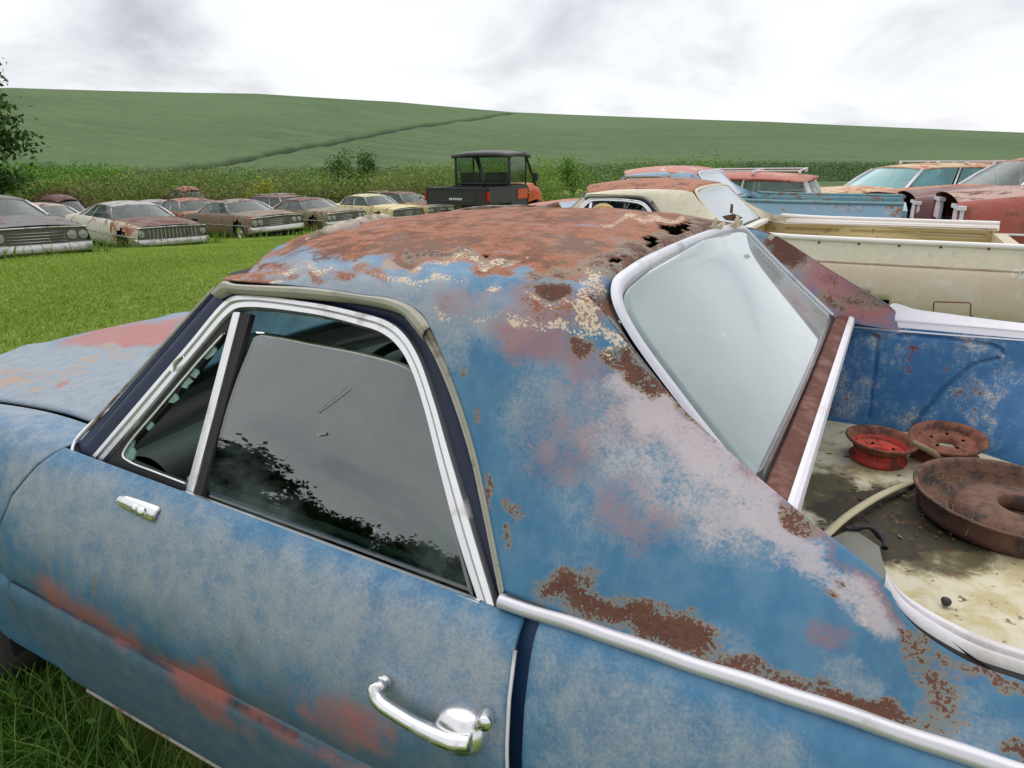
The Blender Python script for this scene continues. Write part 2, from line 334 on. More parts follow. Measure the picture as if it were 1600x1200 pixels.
PAINT = {
 'chalk': [('p', [(0, 690), (180, 745), (800, 985), (815, 1200), (560, 1110), (330, 1010), (60, 870), (0, 800)], 70, .80),
           ('p', [(830, 990), (1000, 1040), (1250, 1150), (1300, 1230), (830, 1230)], 60, .62), (250, 860, 130, 60, 20, .7), (560, 950, 150, 60, 20, .66), (740, 1060, 70, 80, 0, .9), (1500, 1130, 90, 60, 15, .55),
           ('p', [(-40, 550), (300, 480), (210, 630), (130, 670), (-40, 650)], 40, .95), (60, 680, 80, 30, 10, .55), (40, 740, 40, 40, 0, .5), (880, 630, 90, 110, 30, .62), (950, 760, 110, 90, 35, .45), (900, 900, 60, 50, 0, .3),
           ('l', [(340, 440), (520, 450), (660, 475), (800, 500)], 42, 1.0), ('p', [(840, 560), (1000, 590), (1250, 850), (1150, 890), (950, 780), (830, 640)], 60, .7), (700, 540, 40, 60, 0, .6), (760, 480, 120, 40, 10, .55), (1130, 1010, 60, 30, 20, .5), (1330, 1060, 60, 30, 20, .6)],
 'grime': [('p', [(-20, 760), (60, 830), (330, 960), (800, 1130), (800, 1200), (480, 1110), (-20, 900)], 70, .62), ('p', [(20, 880), (480, 1090), (800, 1190), (800, 1300), (300, 1300), (60, 1000)], 60, 1.0), ('p', [(100, 860), (560, 1040), (620, 1120), (480, 1110), (60, 910)], 50, .5), ('p', [(0, 860), (40, 900), (120, 1040), (0, 980)], 40, .8)],
 'crease_shade_dirt': [('l', [(30, 906), (100, 946), (200, 1001), (300, 1056), (400, 1110), (470, 1146)], 5, 1.0), ('l', [(470, 1146), (560, 1190)], 2.5, .55)],
 'pink': [('p', [(820, 520), (980, 560), (1100, 690), (1050, 720), (900, 660)], 50, .5), ('l', [(790, 510), (900, 560), (1000, 590), (1120, 700)], 34, .75), ('l', [(1120, 690), (1240, 800), (1340, 900), (1400, 960)], 12, .8), (880, 690, 70, 80, 40, .5), (990, 800, 80, 60, 40, .4), (850, 490, 70, 40, 10, .7), (760, 470, 90, 22, 6, .55), (1300, 990, 40, 25, 30, .5), ('l', [(700, 470), (900, 530)], 20, .5), (1480, 1040, 60, 20, 25, .5)],
 'pale': [('p', [(900, 600), (1010, 610), (1220, 850), (1150, 860), (1000, 780), (900, 680)], 70, .42), ('l', [(985, 600), (1060, 670), (1150, 760), (1230, 840)], 38, .82), ('l', [(1170, 800), (1260, 870), (1340, 930), (1375, 970)], 26, .85), (1010, 640, 50, 40, 45, .8), (1120, 800, 90, 45, 40, .5)],
 'prim': [('p', [(55, 892), (100, 905), (160, 955), (215, 985), (250, 1020), (215, 1010), (140, 965), (80, 925)], 30, 1.0), ('p', [(250, 1020), (330, 1030), (375, 1070), (360, 1110), (300, 1080)], 40, 1.0), ('p', [(290, 1065), (360, 1105), (420, 1150), (330, 1110)], 30, .9), ('p', [(450, 1075), (560, 1095), (610, 1125), (640, 1170), (560, 1150), (480, 1110)], 40, .95),
          ('l', [(385, 1100), (500, 1170), (600, 1210)], 9, .55), (100, 607, 14, 5, -12, .9), (60, 618, 12, 4, -12, .6), ('p', [(90, 535), (170, 512), (280, 500), (265, 543), (130, 545)], 10, .95), ('p', [(90, 535), (200, 505), (300, 495), (280, 520), (100, 545)], 14, .7)],
 'orng': [(928, 470, 30, 55, 0, .62), (850, 465, 60, 30, 8, .42), ('p', [(330, 460), (370, 425), (440, 395), (600, 408), (700, 418), (790, 432), (850, 430), (905, 440), (940, 452), (1010, 408), (1155, 352), (1150, 300), (900, 300), (640, 320), (470, 370), (370, 420)], 18, .95), (400, 430, 70, 16, -12, .65), ('l', [(380, 440), (520, 425), (600, 430)], 10, .5)],
 'greyr': [('p', [(660, 380), (1000, 345), (1080, 345), (960, 400), (900, 420), (720, 360)], 40, .66), (640, 400, 120, 20, -5, .5), (50, 600, 90, 22, -6, .62), (170, 560, 80, 12, -8, .5), (960, 340, 80, 8, -5, .6), (620, 380, 50, 8, -8, .6), (760, 350, 60, 8, -5, .5)],
 'deep': [('p', [(400, 420), (600, 408), (800, 425), (930, 425), (1150, 345), (1140, 330), (900, 318), (640, 330), (440, 390)], 12, .55), ('p', [(930, 430), (1000, 395), (1140, 345), (1100, 340), (960, 390), (900, 425)], 12, .7), (560, 400, 90, 10, -6, .6), (850, 345, 120, 12, -4, .55)],
 'rust': [(160, 923, 5, 5, 0, 1.0), (862, 452, 26, 14, 10, 1.0), (905, 540, 18, 12, 0, .9), ('l', [(955, 555), (985, 575), (1015, 592)], 20, 1.0), ('l', [(1015, 592), (1100, 665)], 7, .8), (1250, 815, 28, 20, 35, .62), ('p', [(838, 912), (860, 895), (935, 912), (955, 932), (1030, 960), (1075, 955), (1105, 985), (1125, 1015), (1090, 1030), (1000, 990), (900, 955), (840, 930)], 36, 1.0),
          (1160, 1030, 14, 10, 0, .9), (1265, 1075, 10, 10, 0, .9), ('l', [(1120, 1028), (1250, 1072), (1350, 1105), (1420, 1130)], 16, .62), (1370, 1108, 24, 8, 15, .75), ('p', [(1400, 980), (1440, 1010), (1490, 1060), (1510, 1120), (1480, 1160), (1430, 1140), (1440, 1080)], 30, .60), (1590, 1175, 30, 14, 20, .9), ('l', [(1420, 990), (1500, 1040), (1600, 1075)], 10, .55),
          (768, 770, 6, 26, -12, .5), (792, 838, 6, 26, -12, .6), (748, 640, 5, 12, -15, .45), (730, 590, 5, 9, 0, .4), (800, 790, 10, 20, 0, .5), ('l', [(640, 395), (760, 408), (800, 412)], 6, .6), (1310, 905, 10, 6, 30, .7), (1295, 925, 10, 6, 0, .6), ('l', [(930, 432), (1010, 394), (1130, 350)], 18, .72), (880, 425, 60, 8, -15, .5)],
 'cream': [('l', [(915, 445), (912, 480), (940, 520), (965, 545)], 17, .62), (790, 500, 110, 7, 6, .36), (650, 438, 70, 6, 5, .34), (760, 410, 60, 7, 4, .46), (860, 470, 40, 6, 10, .4), (690, 415, 40, 5, 0, .40), (780, 458, 7, 6, 0, .9), (900, 520, 60, 6, 10, .55), (480, 425, 60, 5, -8, .42), (1010, 345, 80, 5, -6, .5), (1345, 960, 25, 8, 45, .4), (400, 445, 40, 4, 0, .5), (60, 520, 30, 3, 0, 0)],
}
# ------------------------------------------------------------------ terrain: one sheet from the parked cars over the crop hill to the horizon
def azd(X, Y):
    dx = X-CAM[0]; dy = Y-CAM[1]; f = np.array([-math.sin(math.radians(YAW)), math.cos(math.radians(YAW))]); r = np.array([f[1], -f[0]])
    return np.arctan2(dx*r[0]+dy*r[1], dx*f[0]+dy*f[1]), np.hypot(dx, dy)
ANC = [(0, 0, 0), (-2, -2, -.02), (2.5, -3, 0), (3, 1, 0), (-2, 2, -.06), (-4, 0, -.14), (1, 3, .06), (1, 5.5, .08), (2.5, 8, .08), (-1, 7, .0), (1, 12, .0), (5, 6, .1), (6, -4, .05), (-6, -6, -.1), (-5.5, 10.5, -.25), (-7, 13.2, -.22), (-8, -2, -.2)]
for px, py, D in [(60, 402, 15.5), (270, 386, 20), (437, 370, 24), (555, 358, 27.5), (630, 350, 31), (675, 344, 34), (300, 445, 9), (150, 420, 12)]:
    ANC.append(tuple(atD((px, py), D)))
for px, D, z in [(-250, 36, -1.0), (100, 34, -1.25), (250, 33, -1.25), (400, 36, -1.3), (560, 38, -1.25), (700, 40, -1.1), (1000, 40, -.3), (1300, 40, 0), (1600, 40, .1), (2600, 40, .2)]:
    q_ = atD((px, 300), D); ANC.append((q_[0], q_[1], z))
for a in range(0, 360, 30):
    ANC.append((40*math.cos(math.radians(a)), -14+40*math.sin(math.radians(a)), .1) if math.sin(math.radians(a)) < .1 else (0+a*1e-4, -10, 0))
ANC = np.array(ANC)
def _rbf():
    A = ANC; n = len(A); d = np.hypot(A[:, None, 0]-A[None, :, 0], A[:, None, 1]-A[None, :, 1])
    K = np.zeros((n+3, n+3)); K[:n, :n] = d+np.eye(n)*.6; K[:n, n] = 1; K[:n, n+1:] = A[:, :2]; K[n, :n] = 1; K[n+1:, :n] = A[:, :2].T
    return np.linalg.solve(K, np.concatenate([A[:, 2], [0, 0, 0]]))
_W = _rbf()
CREST = [(-900, 132), (20, 137), (400, 146), (620, 159), (800, 175), (1000, 183), (1200, 190), (1600, 207), (2600, 250)]
_ca, _cz = [], []
for p in CREST:
    q_ = atD(p, 150.0); a_, _ = azd(q_[0], q_[1]); _ca.append(float(a_)); _cz.append(q_[2])
def height(X, Y):
    X = np.asarray(X, float); Y = np.asarray(Y, float); sh = X.shape; x = X.ravel(); y = Y.ravel()
    az_, D = azd(x, y); s = np.minimum(1, 37/np.maximum(D, 1e-6)); xi = CAM[0]+(x-CAM[0])*s; yi = CAM[1]+(y-CAM[1])*s
    z = np.zeros(len(x)); n = len(ANC)
    for i in range(0, len(x), 20000):
        d = np.hypot(xi[i:i+20000, None]-ANC[None, :, 0], yi[i:i+20000, None]-ANC[None, :, 1]); z[i:i+20000] = d@_W[:n]+_W[n]+xi[i:i+20000]*_W[n+1]+yi[i:i+20000]*_W[n+2]
    z *= np.clip(np.hypot(x-.6, y)/2.2-.45, 0, 1)
    zc_ = np.interp(az_, _ca, _cz); zc_ = np.where(np.abs(az_) > 1.9, np.interp(np.abs(az_), [1.9, 2.6], [3.0, .5]), zc_)
    t = np.clip((D-37)/(150-37), 0, 1); rise = t**1.12
    z = z*(1-rise)+zc_*rise-np.maximum(D-150, 0)*.035-np.maximum(D-150, 0)**2*2e-5
    return z.reshape(sh)
GUL = [(30, 258), (150, 266), (230, 268), (280, 264), (330, 257), (400, 245), (480, 229), (560, 214), (640, 200), (720, 187), (800, 177)]
def terrain():
    az_ = np.concatenate([np.linspace(-math.pi, -.85, 60, endpoint=False), np.linspace(-.85, .85, 560, endpoint=False), np.linspace(.85, math.pi, 60, endpoint=False)])
    D = np.concatenate([np.linspace(.05, 6, 40, endpoint=False), np.geomspace(6, 37, 90, endpoint=False), np.linspace(37, 152, 190, endpoint=False), np.geomspace(152, 1200, 24)])
    f = math.radians(YAW); A, R_ = np.meshgrid(az_, D)
    X = CAM[0]+R_*(np.sin(A)*math.cos(f)-np.cos(A)*math.sin(f)); Y = CAM[1]+R_*(np.sin(A)*math.sin(f)+np.cos(A)*math.cos(f))
    Z = height(X, Y); V = np.stack([X, Y, Z], -1)
    P, zz = proj(V.reshape(-1, 3)); P = np.where((zz > 1)[:, None], P, -1e5)
    g = np.clip(1.5-segd(P+np.stack([0*P[:, 0], 1.1*np.sin(P[:, 0]/31)+.5*np.sin(P[:, 0]/9.3)], 1), GUL)/((1.5+2.6*np.clip((800-P[:, 0])/500, 0, 1))*(.85+.3*np.sin(P[:, 0]/17)*np.sin(P[:, 0]/7))), 0, 1)*(R_.ravel() > 43); V.reshape(-1, 3)[:, 2] -= .35*g
    fld = np.clip((R_.ravel()-np.interp(A.ravel(), [.10, .22], [43, 19])-2*np.sin(A.ravel()*9))/1.5, 0, 1)
    low = fld*np.clip((P[:, 1]-np.interp(P[:, 0], [p[0] for p in GUL], [p[1] for p in GUL]))/6, 0, 1)*np.clip((900-P[:, 0])/200, 0, 1)
    F = gridF(len(D), len(az_), closev=True)[:, ::-1]
    m, t, b = nodes('grass_and_crop'); q = NB(t); v = q.obj()
    l1 = q.noise(v, .35, 5, .6); l2 = q.noise(v, 2.2, 6, .65); l3 = q.noise(v, 30, 4, .6)
    lawn = q.mix(q.step(l2, .35, .65), lin(98, 122, 40), lin(126, 146, 56)); lawn = q.mix(q.step(l1, .4, .65), lawn, lin(138, 150, 68)); lawn = q.mix(q.math('MULTIPLY', q.step(l3, .45, .7), .5), lawn, lin(78, 102, 34))
    vr = q.n('ShaderNodeMapping', {'Vector': v, 'Rotation': (0, 0, math.radians(-18)), 'Scale': (.10, .55, .3)}).outputs[0]
    c1 = q.noise(vr, 1.0, 6, .62); c2 = q.noise(v, .9, 6, .7)
    crop = q.mix(q.step(c1, .36, .64), lin(76, 98, 60), lin(92, 116, 74)); crop = q.mix(q.math('MULTIPLY', q.step(c2, .42, .62), .65), crop, lin(66, 90, 50)); crop = q.mix(q.math('MULTIPLY', q.step(q.n('ShaderNodeTexWave', {'Vector': vr, 'Scale': 1.6, 'Distortion': 3.0, 'Detail': 3.0}, bands_direction='Y').outputs['Fac'], .5, .9), .55), crop, lin(70, 94, 56)); crop = q.mix(q.math('MULTIPLY', q.step(q.noise(v, .022, 3), .4, .7), .5), crop, lin(96, 116, 76))
    crop = q.mix(q.attr('gully'), crop, lin(30, 44, 26))
    c = q.mix(q.attr('field'), lawn, crop)
    t.links.new(c, b.inputs['Base Color']); b.inputs['Roughness'].default_value = .9; b.inputs['Specular IOR Level'].default_value = .2
    t.links.new(q.bump(q.math('ADD', l3, q.math('MULTIPLY', c2, 4.0)), .5, .08), b.inputs['Normal'])
    o = mesh('ground', V.reshape(-1, 3), np.ascontiguousarray(F), m, None, attrs={'field': fld, 'gully': g, 'low': low}); tag(o, kind='structure')
terrain()
# ------------------------------------------------------------------ vegetation
def leaf_mat(name, c1, c2, c3, rough=.6, trans=.25):
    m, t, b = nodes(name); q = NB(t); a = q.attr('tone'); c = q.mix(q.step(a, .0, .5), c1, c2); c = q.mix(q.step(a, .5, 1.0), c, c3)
    t.links.new(c, b.inputs['Base Color']); b.inputs['Roughness'].default_value = rough; b.inputs['Specular IOR Level'].default_value = .25
    tr = q.n('ShaderNodeBsdfTranslucent', {'Color': c}).outputs[0]; mx_ = q.n('ShaderNodeMixShader', {0: trans, 1: b.outputs[0], 2: tr}).outputs[0]
    t.links.new(mx_, t.nodes['Material Output'].inputs[0]); return m
def leaves(C, size, tone, rng, asp=.55, droop=None, flat=False):            # quads (diamond leaves) at centres C
    n = len(C); a = rng.normal(size=(n, 3)); a /= np.linalg.norm(a, axis=1)[:, None]
    if droop is not None: a[:, 2] = a[:, 2]*droop[0]+droop[1]; a /= np.linalg.norm(a, axis=1)[:, None]
    b = rng.normal(size=(n, 3))*((.16, .16, 1.0) if flat else (1, 1, 1)); b = np.cross(a, b); b /= np.linalg.norm(b, axis=1)[:, None]; s = np.asarray(size).reshape(-1, 1)
    V = np.stack([C-a*s*.5, C+b*s*asp*.5, C+a*s*.5, C-b*s*asp*.5], 1).reshape(-1, 3)
    return V, np.arange(4*n).reshape(n, 4), np.repeat(tone, 4)
def blades(X, Y, Z, h, w_, lean, tone, rng, seg=1):            # grass blades
    n = len(X); th = rng.uniform(0, 2*math.pi, n); la = rng.uniform(0, 2*math.pi, n); L_ = lean*h
    base = np.stack([X, Y, Z], 1); sd_ = np.stack([np.cos(th), np.sin(th), 0*th], 1)*w_[:, None]*.5; dr = np.stack([np.cos(la), np.sin(la), 0*la], 1)
    rows = []
    for k in range(seg+1):
        s = k/(seg+1); c = base+dr*(L_*s*s)[:, None]+np.stack([0*h, 0*h, h*(s-.18*lean*s*s)], 1); wd = 1-s*.6
        rows += [c-sd_*wd, c+sd_*wd]
    rows.append(base+dr*L_[:, None]+np.stack([0*h, 0*h, h*(1-.22*lean)], 1))
    m = len(rows); V = np.stack(rows, 1).reshape(-1, 3); i0 = np.arange(n)*m; T = []
    for k in range(seg):
        a, b, c, d = i0+2*k, i0+2*k+1, i0+2*k+3, i0+2*k+2; T += [np.stack([a, b, c], 1), np.stack([a, c, d], 1)]
    T.append(np.stack([i0+2*seg, i0+2*seg+1, i0+2*seg+2], 1)); return V, np.concatenate(T), np.repeat(tone, m)
def inview(X, Y, marg=.06):
    a, D = azd(X, Y); return np.abs(a) < .68+marg
def polar(n, d0, d1, a0, a1, rng, pw=1.0):
    D = d0+(d1-d0)*rng.uniform(0, 1, n)**pw; A = rng.uniform(a0, a1, n); f = math.radians(YAW)
    return CAM[0]+D*(np.sin(A)*math.cos(f)-np.cos(A)*math.sin(f)), CAM[1]+D*(np.sin(A)*math.sin(f)+np.cos(A)*math.cos(f)), D, A
def vegetation():
    rng = np.random.default_rng(11)
    mg = leaf_mat('lawn_blades', lin(118, 146, 50), lin(140, 166, 66), lin(160, 178, 90)); ml = leaf_mat('long_grass', lin(56, 94, 30), lin(90, 132, 48), lin(130, 160, 74), .4, .3)
    # lawn in front of the row of cars
    X, Y, D, A = polar(230000, 3.2, 24, -.72, .10, rng, 1.25); h = rng.uniform(.02, .055, len(X))*(.8+.02*D); w_ = .004+.0011*D
    V, F, T = blades(X, Y, height(X, Y), h, w_, rng.uniform(.3, 1.1, len(X)), np.clip(rng.normal(.5, .25, len(X))+.22*np.sin(X*1.3)*np.sin(Y*.9)+.16*np.sin(X*.37+2)*np.sin(Y*.53), 0, 1), rng)
    tag(mesh('lawn_grass', V, F, mg, None, smooth=False, attrs={'tone': T}), 'short mown green lawn grass', 'grass', kind='stuff')
    # tall grass beside the near pickup and under the parked cars
    n = 26000; X = rng.uniform(-2.2, 1.2, n); Y = rng.uniform(-1.9, -.84, n); h = rng.uniform(.08, .26, n)
    X2, Y2, D2, A2 = polar(45000, 14, 35, -.74, .02, rng, 1.0); tus = rng.uniform(0, 1, len(X2)) < .5
    V, F, T = blades(X, Y, height(X, Y), h, rng.uniform(.003, .007, n), rng.uniform(.2, 1.3, n), rng.uniform(0, 1, n), rng, 3)
    X3, Y3, D3, A3 = polar(9000, 6.5, 12, .36, .60, rng); V3, F3, T3 = blades(X3, Y3, height(X3, Y3), rng.uniform(.1, .45, len(X3)), rng.uniform(.008, .02, len(X3)), rng.uniform(.2, 1, len(X3)), rng.uniform(0, .7, len(X3)), rng, 1)
    V = np.vstack([V, V3]); F = np.vstack([F, F3+len(T)]); T = np.concatenate([T, T3])
    tag(mesh('tall_grass', V, F, ml, None, smooth=False, attrs={'tone': T}), 'long rank grass growing round the parked wrecks', 'grass', kind='stuff')
    # broad weeds in the tall grass
    n = 260; X = rng.uniform(-1.6, 1.0, n); Y = rng.uniform(-1.6, -.85, n); V, F, T = leaves(np.stack([X, Y, height(X, Y)+rng.uniform(.04, .2, n)], 1), rng.uniform(.03, .085, n), rng.uniform(.3, 1, n), rng, .4)
    tag(mesh('broadleaf_weeds', V, F, ml, None, smooth=False, attrs={'tone': T}), 'small broadleaf weeds among the long grass', 'weeds', kind='stuff')
    # crop canopy on the hill
    X, Y, D, A = polar(200000, 42, 60, -.76, .76, rng, 1.0); Z = height(X, Y); P, zz = proj(np.stack([X, Y, Z], 1)); g = segd(P, GUL) < 2.2+3.0*np.clip((800-P[:, 0])/500, 0, 1); k = ~g & (D > np.interp(A, [.10, .22], [43, 20])) & (rng.uniform(0, 1, len(D)) < np.clip((60-D)/10, 0, 1)) & ((A < .16) | (D > 43))
    row = np.sin((X*.30+Y*.95)*2*math.pi/1.6); sz = (.07+.0016*D)[k]*rng.uniform(.7, 1.3, k.sum())
    V, F, T = leaves(np.stack([X, Y, Z+rng.uniform(.01, .07, len(X))+.03*row], 1)[k], sz, np.clip(rng.normal(.45, .22, k.sum())+.18*np.sin(X[k]*.11+1)*np.sin(Y[k]*.083), 0, 1), rng, .8, (.12, .0), True)
    tag(mesh('crop_plants', V, F, leaf_mat('crop_leaves', lin(84, 110, 64), lin(92, 118, 70), lin(104, 130, 80), .8, .25), None, smooth=False, attrs={'tone': T}), 'green crop plants covering the hillside', 'crop', kind='stuff')
    # weedy fence row between the wrecks and the field
    mw = leaf_mat('weed_leaves', lin(86, 120, 42), lin(114, 146, 62), lin(146, 168, 88)); mb_ = leaf_mat('brown_brush', lin(104, 108, 56), lin(124, 128, 74), lin(146, 144, 98))
    def band(n, d0, d1, a0, a1, h0, h1, mat, name, label, sz0=.10, sz1=.24, clump=60):
        cx_, cy_, cD, cA = polar(n//clump, d0, d1, a0, a1, rng); ch = rng.uniform(h0, h1, len(cx_)); ct = rng.uniform(.1, .9, len(cx_)); i = rng.integers(0, len(cx_), n)
        u = rng.uniform(0, 1, n)**.7; rad = ch[i]*(.55-.30*u)*rng.normal(0, .8, (2, n)); x = cx_[i]+rad[0]; y = cy_[i]+rad[1]
        V, F, T = leaves(np.stack([x, y, height(x, y)+u*ch[i]], 1), rng.uniform(sz0, sz1, n), np.clip(ct[i]+rng.normal(0, .18, n), 0, 1), rng, .4, (1, .4))
        tag(mesh(name, V, F, mat, None, smooth=False, attrs={'tone': T}), label, 'weeds', kind='stuff')
    band(70000, 37, 43, -.74, .06, .8, 2.3, mw, 'green_weeds', 'green weeds along the edge of the crop field')
    band(32000, 36, 42, -.58, -.02, .8, 2.3, mb_, 'brown_brush', 'dry brownish brush behind the row of wrecks', .10, .22, 90)
    band(22000, 41, 45, -.76, -.50, 1.6, 2.3, leaf_mat('bright_weed_leaves', lin(70, 118, 24), lin(92, 140, 34), lin(120, 164, 56)), 'bright_weeds', 'bright green low growth beside the dark tree')
    band(9000, 35, 42, -.05, .30, .8, 2.0, mw, 'tall_weeds', 'tall pale green weeds behind the utility vehicle', .08, .18, 120)
def bush(px, py, D, r, hgt, mat, label, n=1500, seed=1):
    rng = np.random.default_rng(seed); q_ = atD((px, py), D); z0 = float(height(q_[0], q_[1])); e = empty('bush', (q_[0], q_[1], z0)); tag(e, label, 'bush', 'bushes in the fence row')
    cl = rng.normal(0, .42, (14, 3))*np.array([r, r, hgt*.35])+np.array([0, 0, hgt*.6]); i = rng.integers(0, 14, n)
    C = cl[i]+rng.normal(0, .24, (n, 3))*np.array([r, r, hgt*.45]); C[:, 2] = np.abs(C[:, 2])
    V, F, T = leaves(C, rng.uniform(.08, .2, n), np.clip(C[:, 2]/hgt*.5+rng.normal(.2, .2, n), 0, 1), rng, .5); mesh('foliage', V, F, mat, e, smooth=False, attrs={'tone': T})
    mb = MB()
    for k in range(5): mb.tube(np.array([(0, 0, 0), cl[k]*.5, cl[k]]), [.05, .03, .01], 6)
    mb.build('stem', M_BARK, e)
M_BARK = plain('bark', lin(92, 80, 68), .95, 0, .35, 12, .6)
def tree(x, y, hgt, rad, label, seed, mat, n=9000, group=None, ls=(.14, .3)):
    rng = np.random.default_rng(seed); e = empty('tree', (x, y, float(height(x, y))-.05)); tag(e, label, 'tree', group)
    mb = MB(); tip = np.array((rng.normal(0, .3), rng.normal(0, .3), hgt*.8)); tr = catmull([(0, 0, 0), (rng.normal(0, .15), rng.normal(0, .15), hgt*.3), tip*.7, tip], 14); mb.tube(tr, np.linspace(hgt*.03, hgt*.006, 14), 10)
    ends = []
    for k in range(26):
        s = rng.integers(3, 13); a = rng.uniform(0, 6.28); l = rad*rng.uniform(.5, 1.0)*(1.1-.5*s/13); d = np.array((math.cos(a), math.sin(a), rng.uniform(.1, .7))); p0 = tr[s]; p1 = p0+d*l
        mb.tube(catmull([p0, p0+d*l*.5+(0, 0, l*.1), p1], 7), np.linspace(hgt*.010, hgt*.002, 7), 6); ends += [p1, p0+d*l*.65]
    mb.build('trunk', M_BARK, e)
    ends = np.array(ends); i = rng.integers(0, len(ends), n); C = ends[i]+rng.normal(0, .30, (n, 3))*np.array([rad*.55, rad*.55, hgt*.14]); C[:, 2] = np.maximum(C[:, 2], hgt*.10)
    V, F, T = leaves(C, rng.uniform(ls[0], ls[1], n), np.clip(rng.normal(.4, .22, n)+.25*np.sin(i*2.4), 0, 1), rng, .55); mesh('crown', V, F, mat, e, smooth=False, attrs={'tone': T})
vegetation()
MLF = leaf_mat('tree_leaves', lin(34, 58, 20), lin(58, 88, 32), lin(96, 122, 52)); MLD = leaf_mat('dark_leaves', lin(24, 42, 18), lin(40, 64, 26), lin(66, 92, 40))
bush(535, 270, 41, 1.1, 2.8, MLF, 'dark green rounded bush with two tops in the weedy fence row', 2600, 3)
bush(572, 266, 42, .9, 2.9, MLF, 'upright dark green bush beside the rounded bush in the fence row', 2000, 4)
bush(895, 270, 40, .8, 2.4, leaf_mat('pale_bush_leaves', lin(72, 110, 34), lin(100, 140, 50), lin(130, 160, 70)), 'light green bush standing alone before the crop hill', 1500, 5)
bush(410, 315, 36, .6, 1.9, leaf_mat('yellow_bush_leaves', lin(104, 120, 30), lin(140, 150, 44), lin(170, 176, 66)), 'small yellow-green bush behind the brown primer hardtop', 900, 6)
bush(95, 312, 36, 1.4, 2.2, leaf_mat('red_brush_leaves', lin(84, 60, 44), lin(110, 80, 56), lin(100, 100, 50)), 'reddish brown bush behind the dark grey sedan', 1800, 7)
q_ = atD((-88, 300), 34); tree(q_[0], q_[1], 7.0, 2.9, 'tall dark green tree at the edge of the crop field', 21, MLF, 16000)
for k, (a_, D_, h_, rd, lb) in enumerate([(52, 30, 9.5, 4.2, 'broad dark tree behind the photographer, mirrored in the door glass'), (41, 42, 10.5, 3.6, 'second tree of the far tree line mirrored in the door glass'), (33, 44, 11.5, 3.8, 'rounded tree in the middle of the mirrored tree line'), (25, 46, 12, 4, 'tall tree near the end of the mirrored tree line'), (63, 34, 9, 4, 'wide tree at the far end of the mirrored tree line')]):
    t_ = math.radians(a_); tree(CAM[0]-D_*math.sin(t_), CAM[1]-D_*math.cos(t_), h_, rd, lb, 40+k, MLD, 15000, 'tree line behind the photographer', (.3, .55))
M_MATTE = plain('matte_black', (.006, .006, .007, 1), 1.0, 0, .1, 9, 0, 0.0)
# ------------------------------------------------------------------ the two-seat coupe pickup (local frame: x to the tail, y to the right-hand side, z up)
GP = (0, 1, -.571); GC = -.855+.571*-.89                     # leaning plane of the side glass
def onG(p, off=0.0): return atPl(p, GP, GC-off)              # off > 0: outside
def zbelt(x): return np.interp(x, [-.2, 1.07, 1.088, 3.0], [.917, .8715, .8885, .8885])
def side_y(z): return np.interp(z, [.285, .31, .345, .42, .52, .570, .585, .594, .600, .606, .62, .66, .74, .80, .85, .875, .89], [-.875, -.905, -.926, -.946, -.964, -.969, -.967, -.960, -.955, -.960, -.966, -.972, -.958, -.938, -.912, -.893, -.868])
ZP = np.array([.285, .29, .30, .315, .335, .36, .40, .45, .50, .54, .56, .568, .575, .581, .587, .592, .596, .600, .603, .606, .612, .63, .66, .70, .74, .77, .80, .825, .845, .86, .87, .878, .884, .888, .890])
def onS(p, out=0.0):                                          # where the ray of a pixel meets the near body side
    t = np.linspace(.5, 4, 4000); Q = CAM+ray(p)*t[:, None]; lf = (zbelt(Q[:, 0])-.89)*np.clip((Q[:, 2]-.6)/.29, 0, 1); d = Q[:, 1]-(side_y(np.clip(Q[:, 2]-lf, .285, .89))-out); i = np.argmax(d > 0); return Q[i]
def side_pt(x, z):                                           # z in 'profile' units, lifted at the belt
    zz = z+(zbelt(x)-.89)*np.clip((z-.6)/.29, 0, 1); return np.stack([x+0*z, side_y(z)*1.0+0*x, zz], -1)
def side_grid(xf, xr, nx, zs=ZP):
    G = np.zeros((len(zs), nx, 3))
    for i, z in enumerate(zs):
        x = np.linspace(xf(z), xr(z), nx); G[i] = side_pt(x, np.full(nx, z))
    return G
def door_front(z): return np.interp(z, [.26, .30, .35, .42, .5, .6, .66, .72, .80, .86, .89], [-.05, -.075, -.105, -.14, -.165, -.18, -.175, -.16, -.115, -.06, -.02])
def door_rear(z): return np.interp(z, [.26, .7, .89], [1.085, 1.083, 1.062])
K_ = np.array([(.275, -.60, 1.262), (.5, -.605, 1.290), (.66, -.605, 1.296), (.80, -.603, 1.297), (.92, -.602, 1.294), (1.03, -.605, 1.280), (1.10, -.620, 1.222), (1.19, -.650, 1.150), (1.29, -.690, 1.095), (1.40, -.735, 1.045), tuple(atY((1383, 908), -.785)), tuple(atY((1404, 943), -.803)+(0, -.001, -.004)), tuple(atY((1438, 975), -.808)+(0, -.002, -.007)), tuple(atY((1516, 1023), -.810)+(0, -.002, -.008)), tuple(atY((1600, 1053), -.812)+(0, -.002, -.008)), (1.80, -.82, .945), (3.0, -.825, .94)])
K2_ = np.array([tuple(k) for k in K_[:10]]+[(1.485, -.785, 1.035), (1.60, -.80, 1.028), (1.80, -.81, 1.022), (3.0, -.81, 1.015)]); K1_ = K_
KF_ = np.array([(x_, -y_, z_) for x_, y_, z_ in K_[:5]]+[(1.03, .605, 1.284), (1.10, .63, 1.268), (1.135, .65, 1.252), (1.29, .72, 1.150), (1.45, .78, 1.052), (1.49, .792, 1.022), (1.56, .81, .998), (1.80, .82, .985), (3.0, .82, .98)])
def sail_edge():
    d = [(347, 438), (487, 450), (566, 461), (612, 467), (644, 480), (662, 494), (687, 544), (716, 616), (744, 706), (759, 772), (789, 922)]
    return np.array([onG(p, .018) for p in d])
E_FRONT = sail_edge()
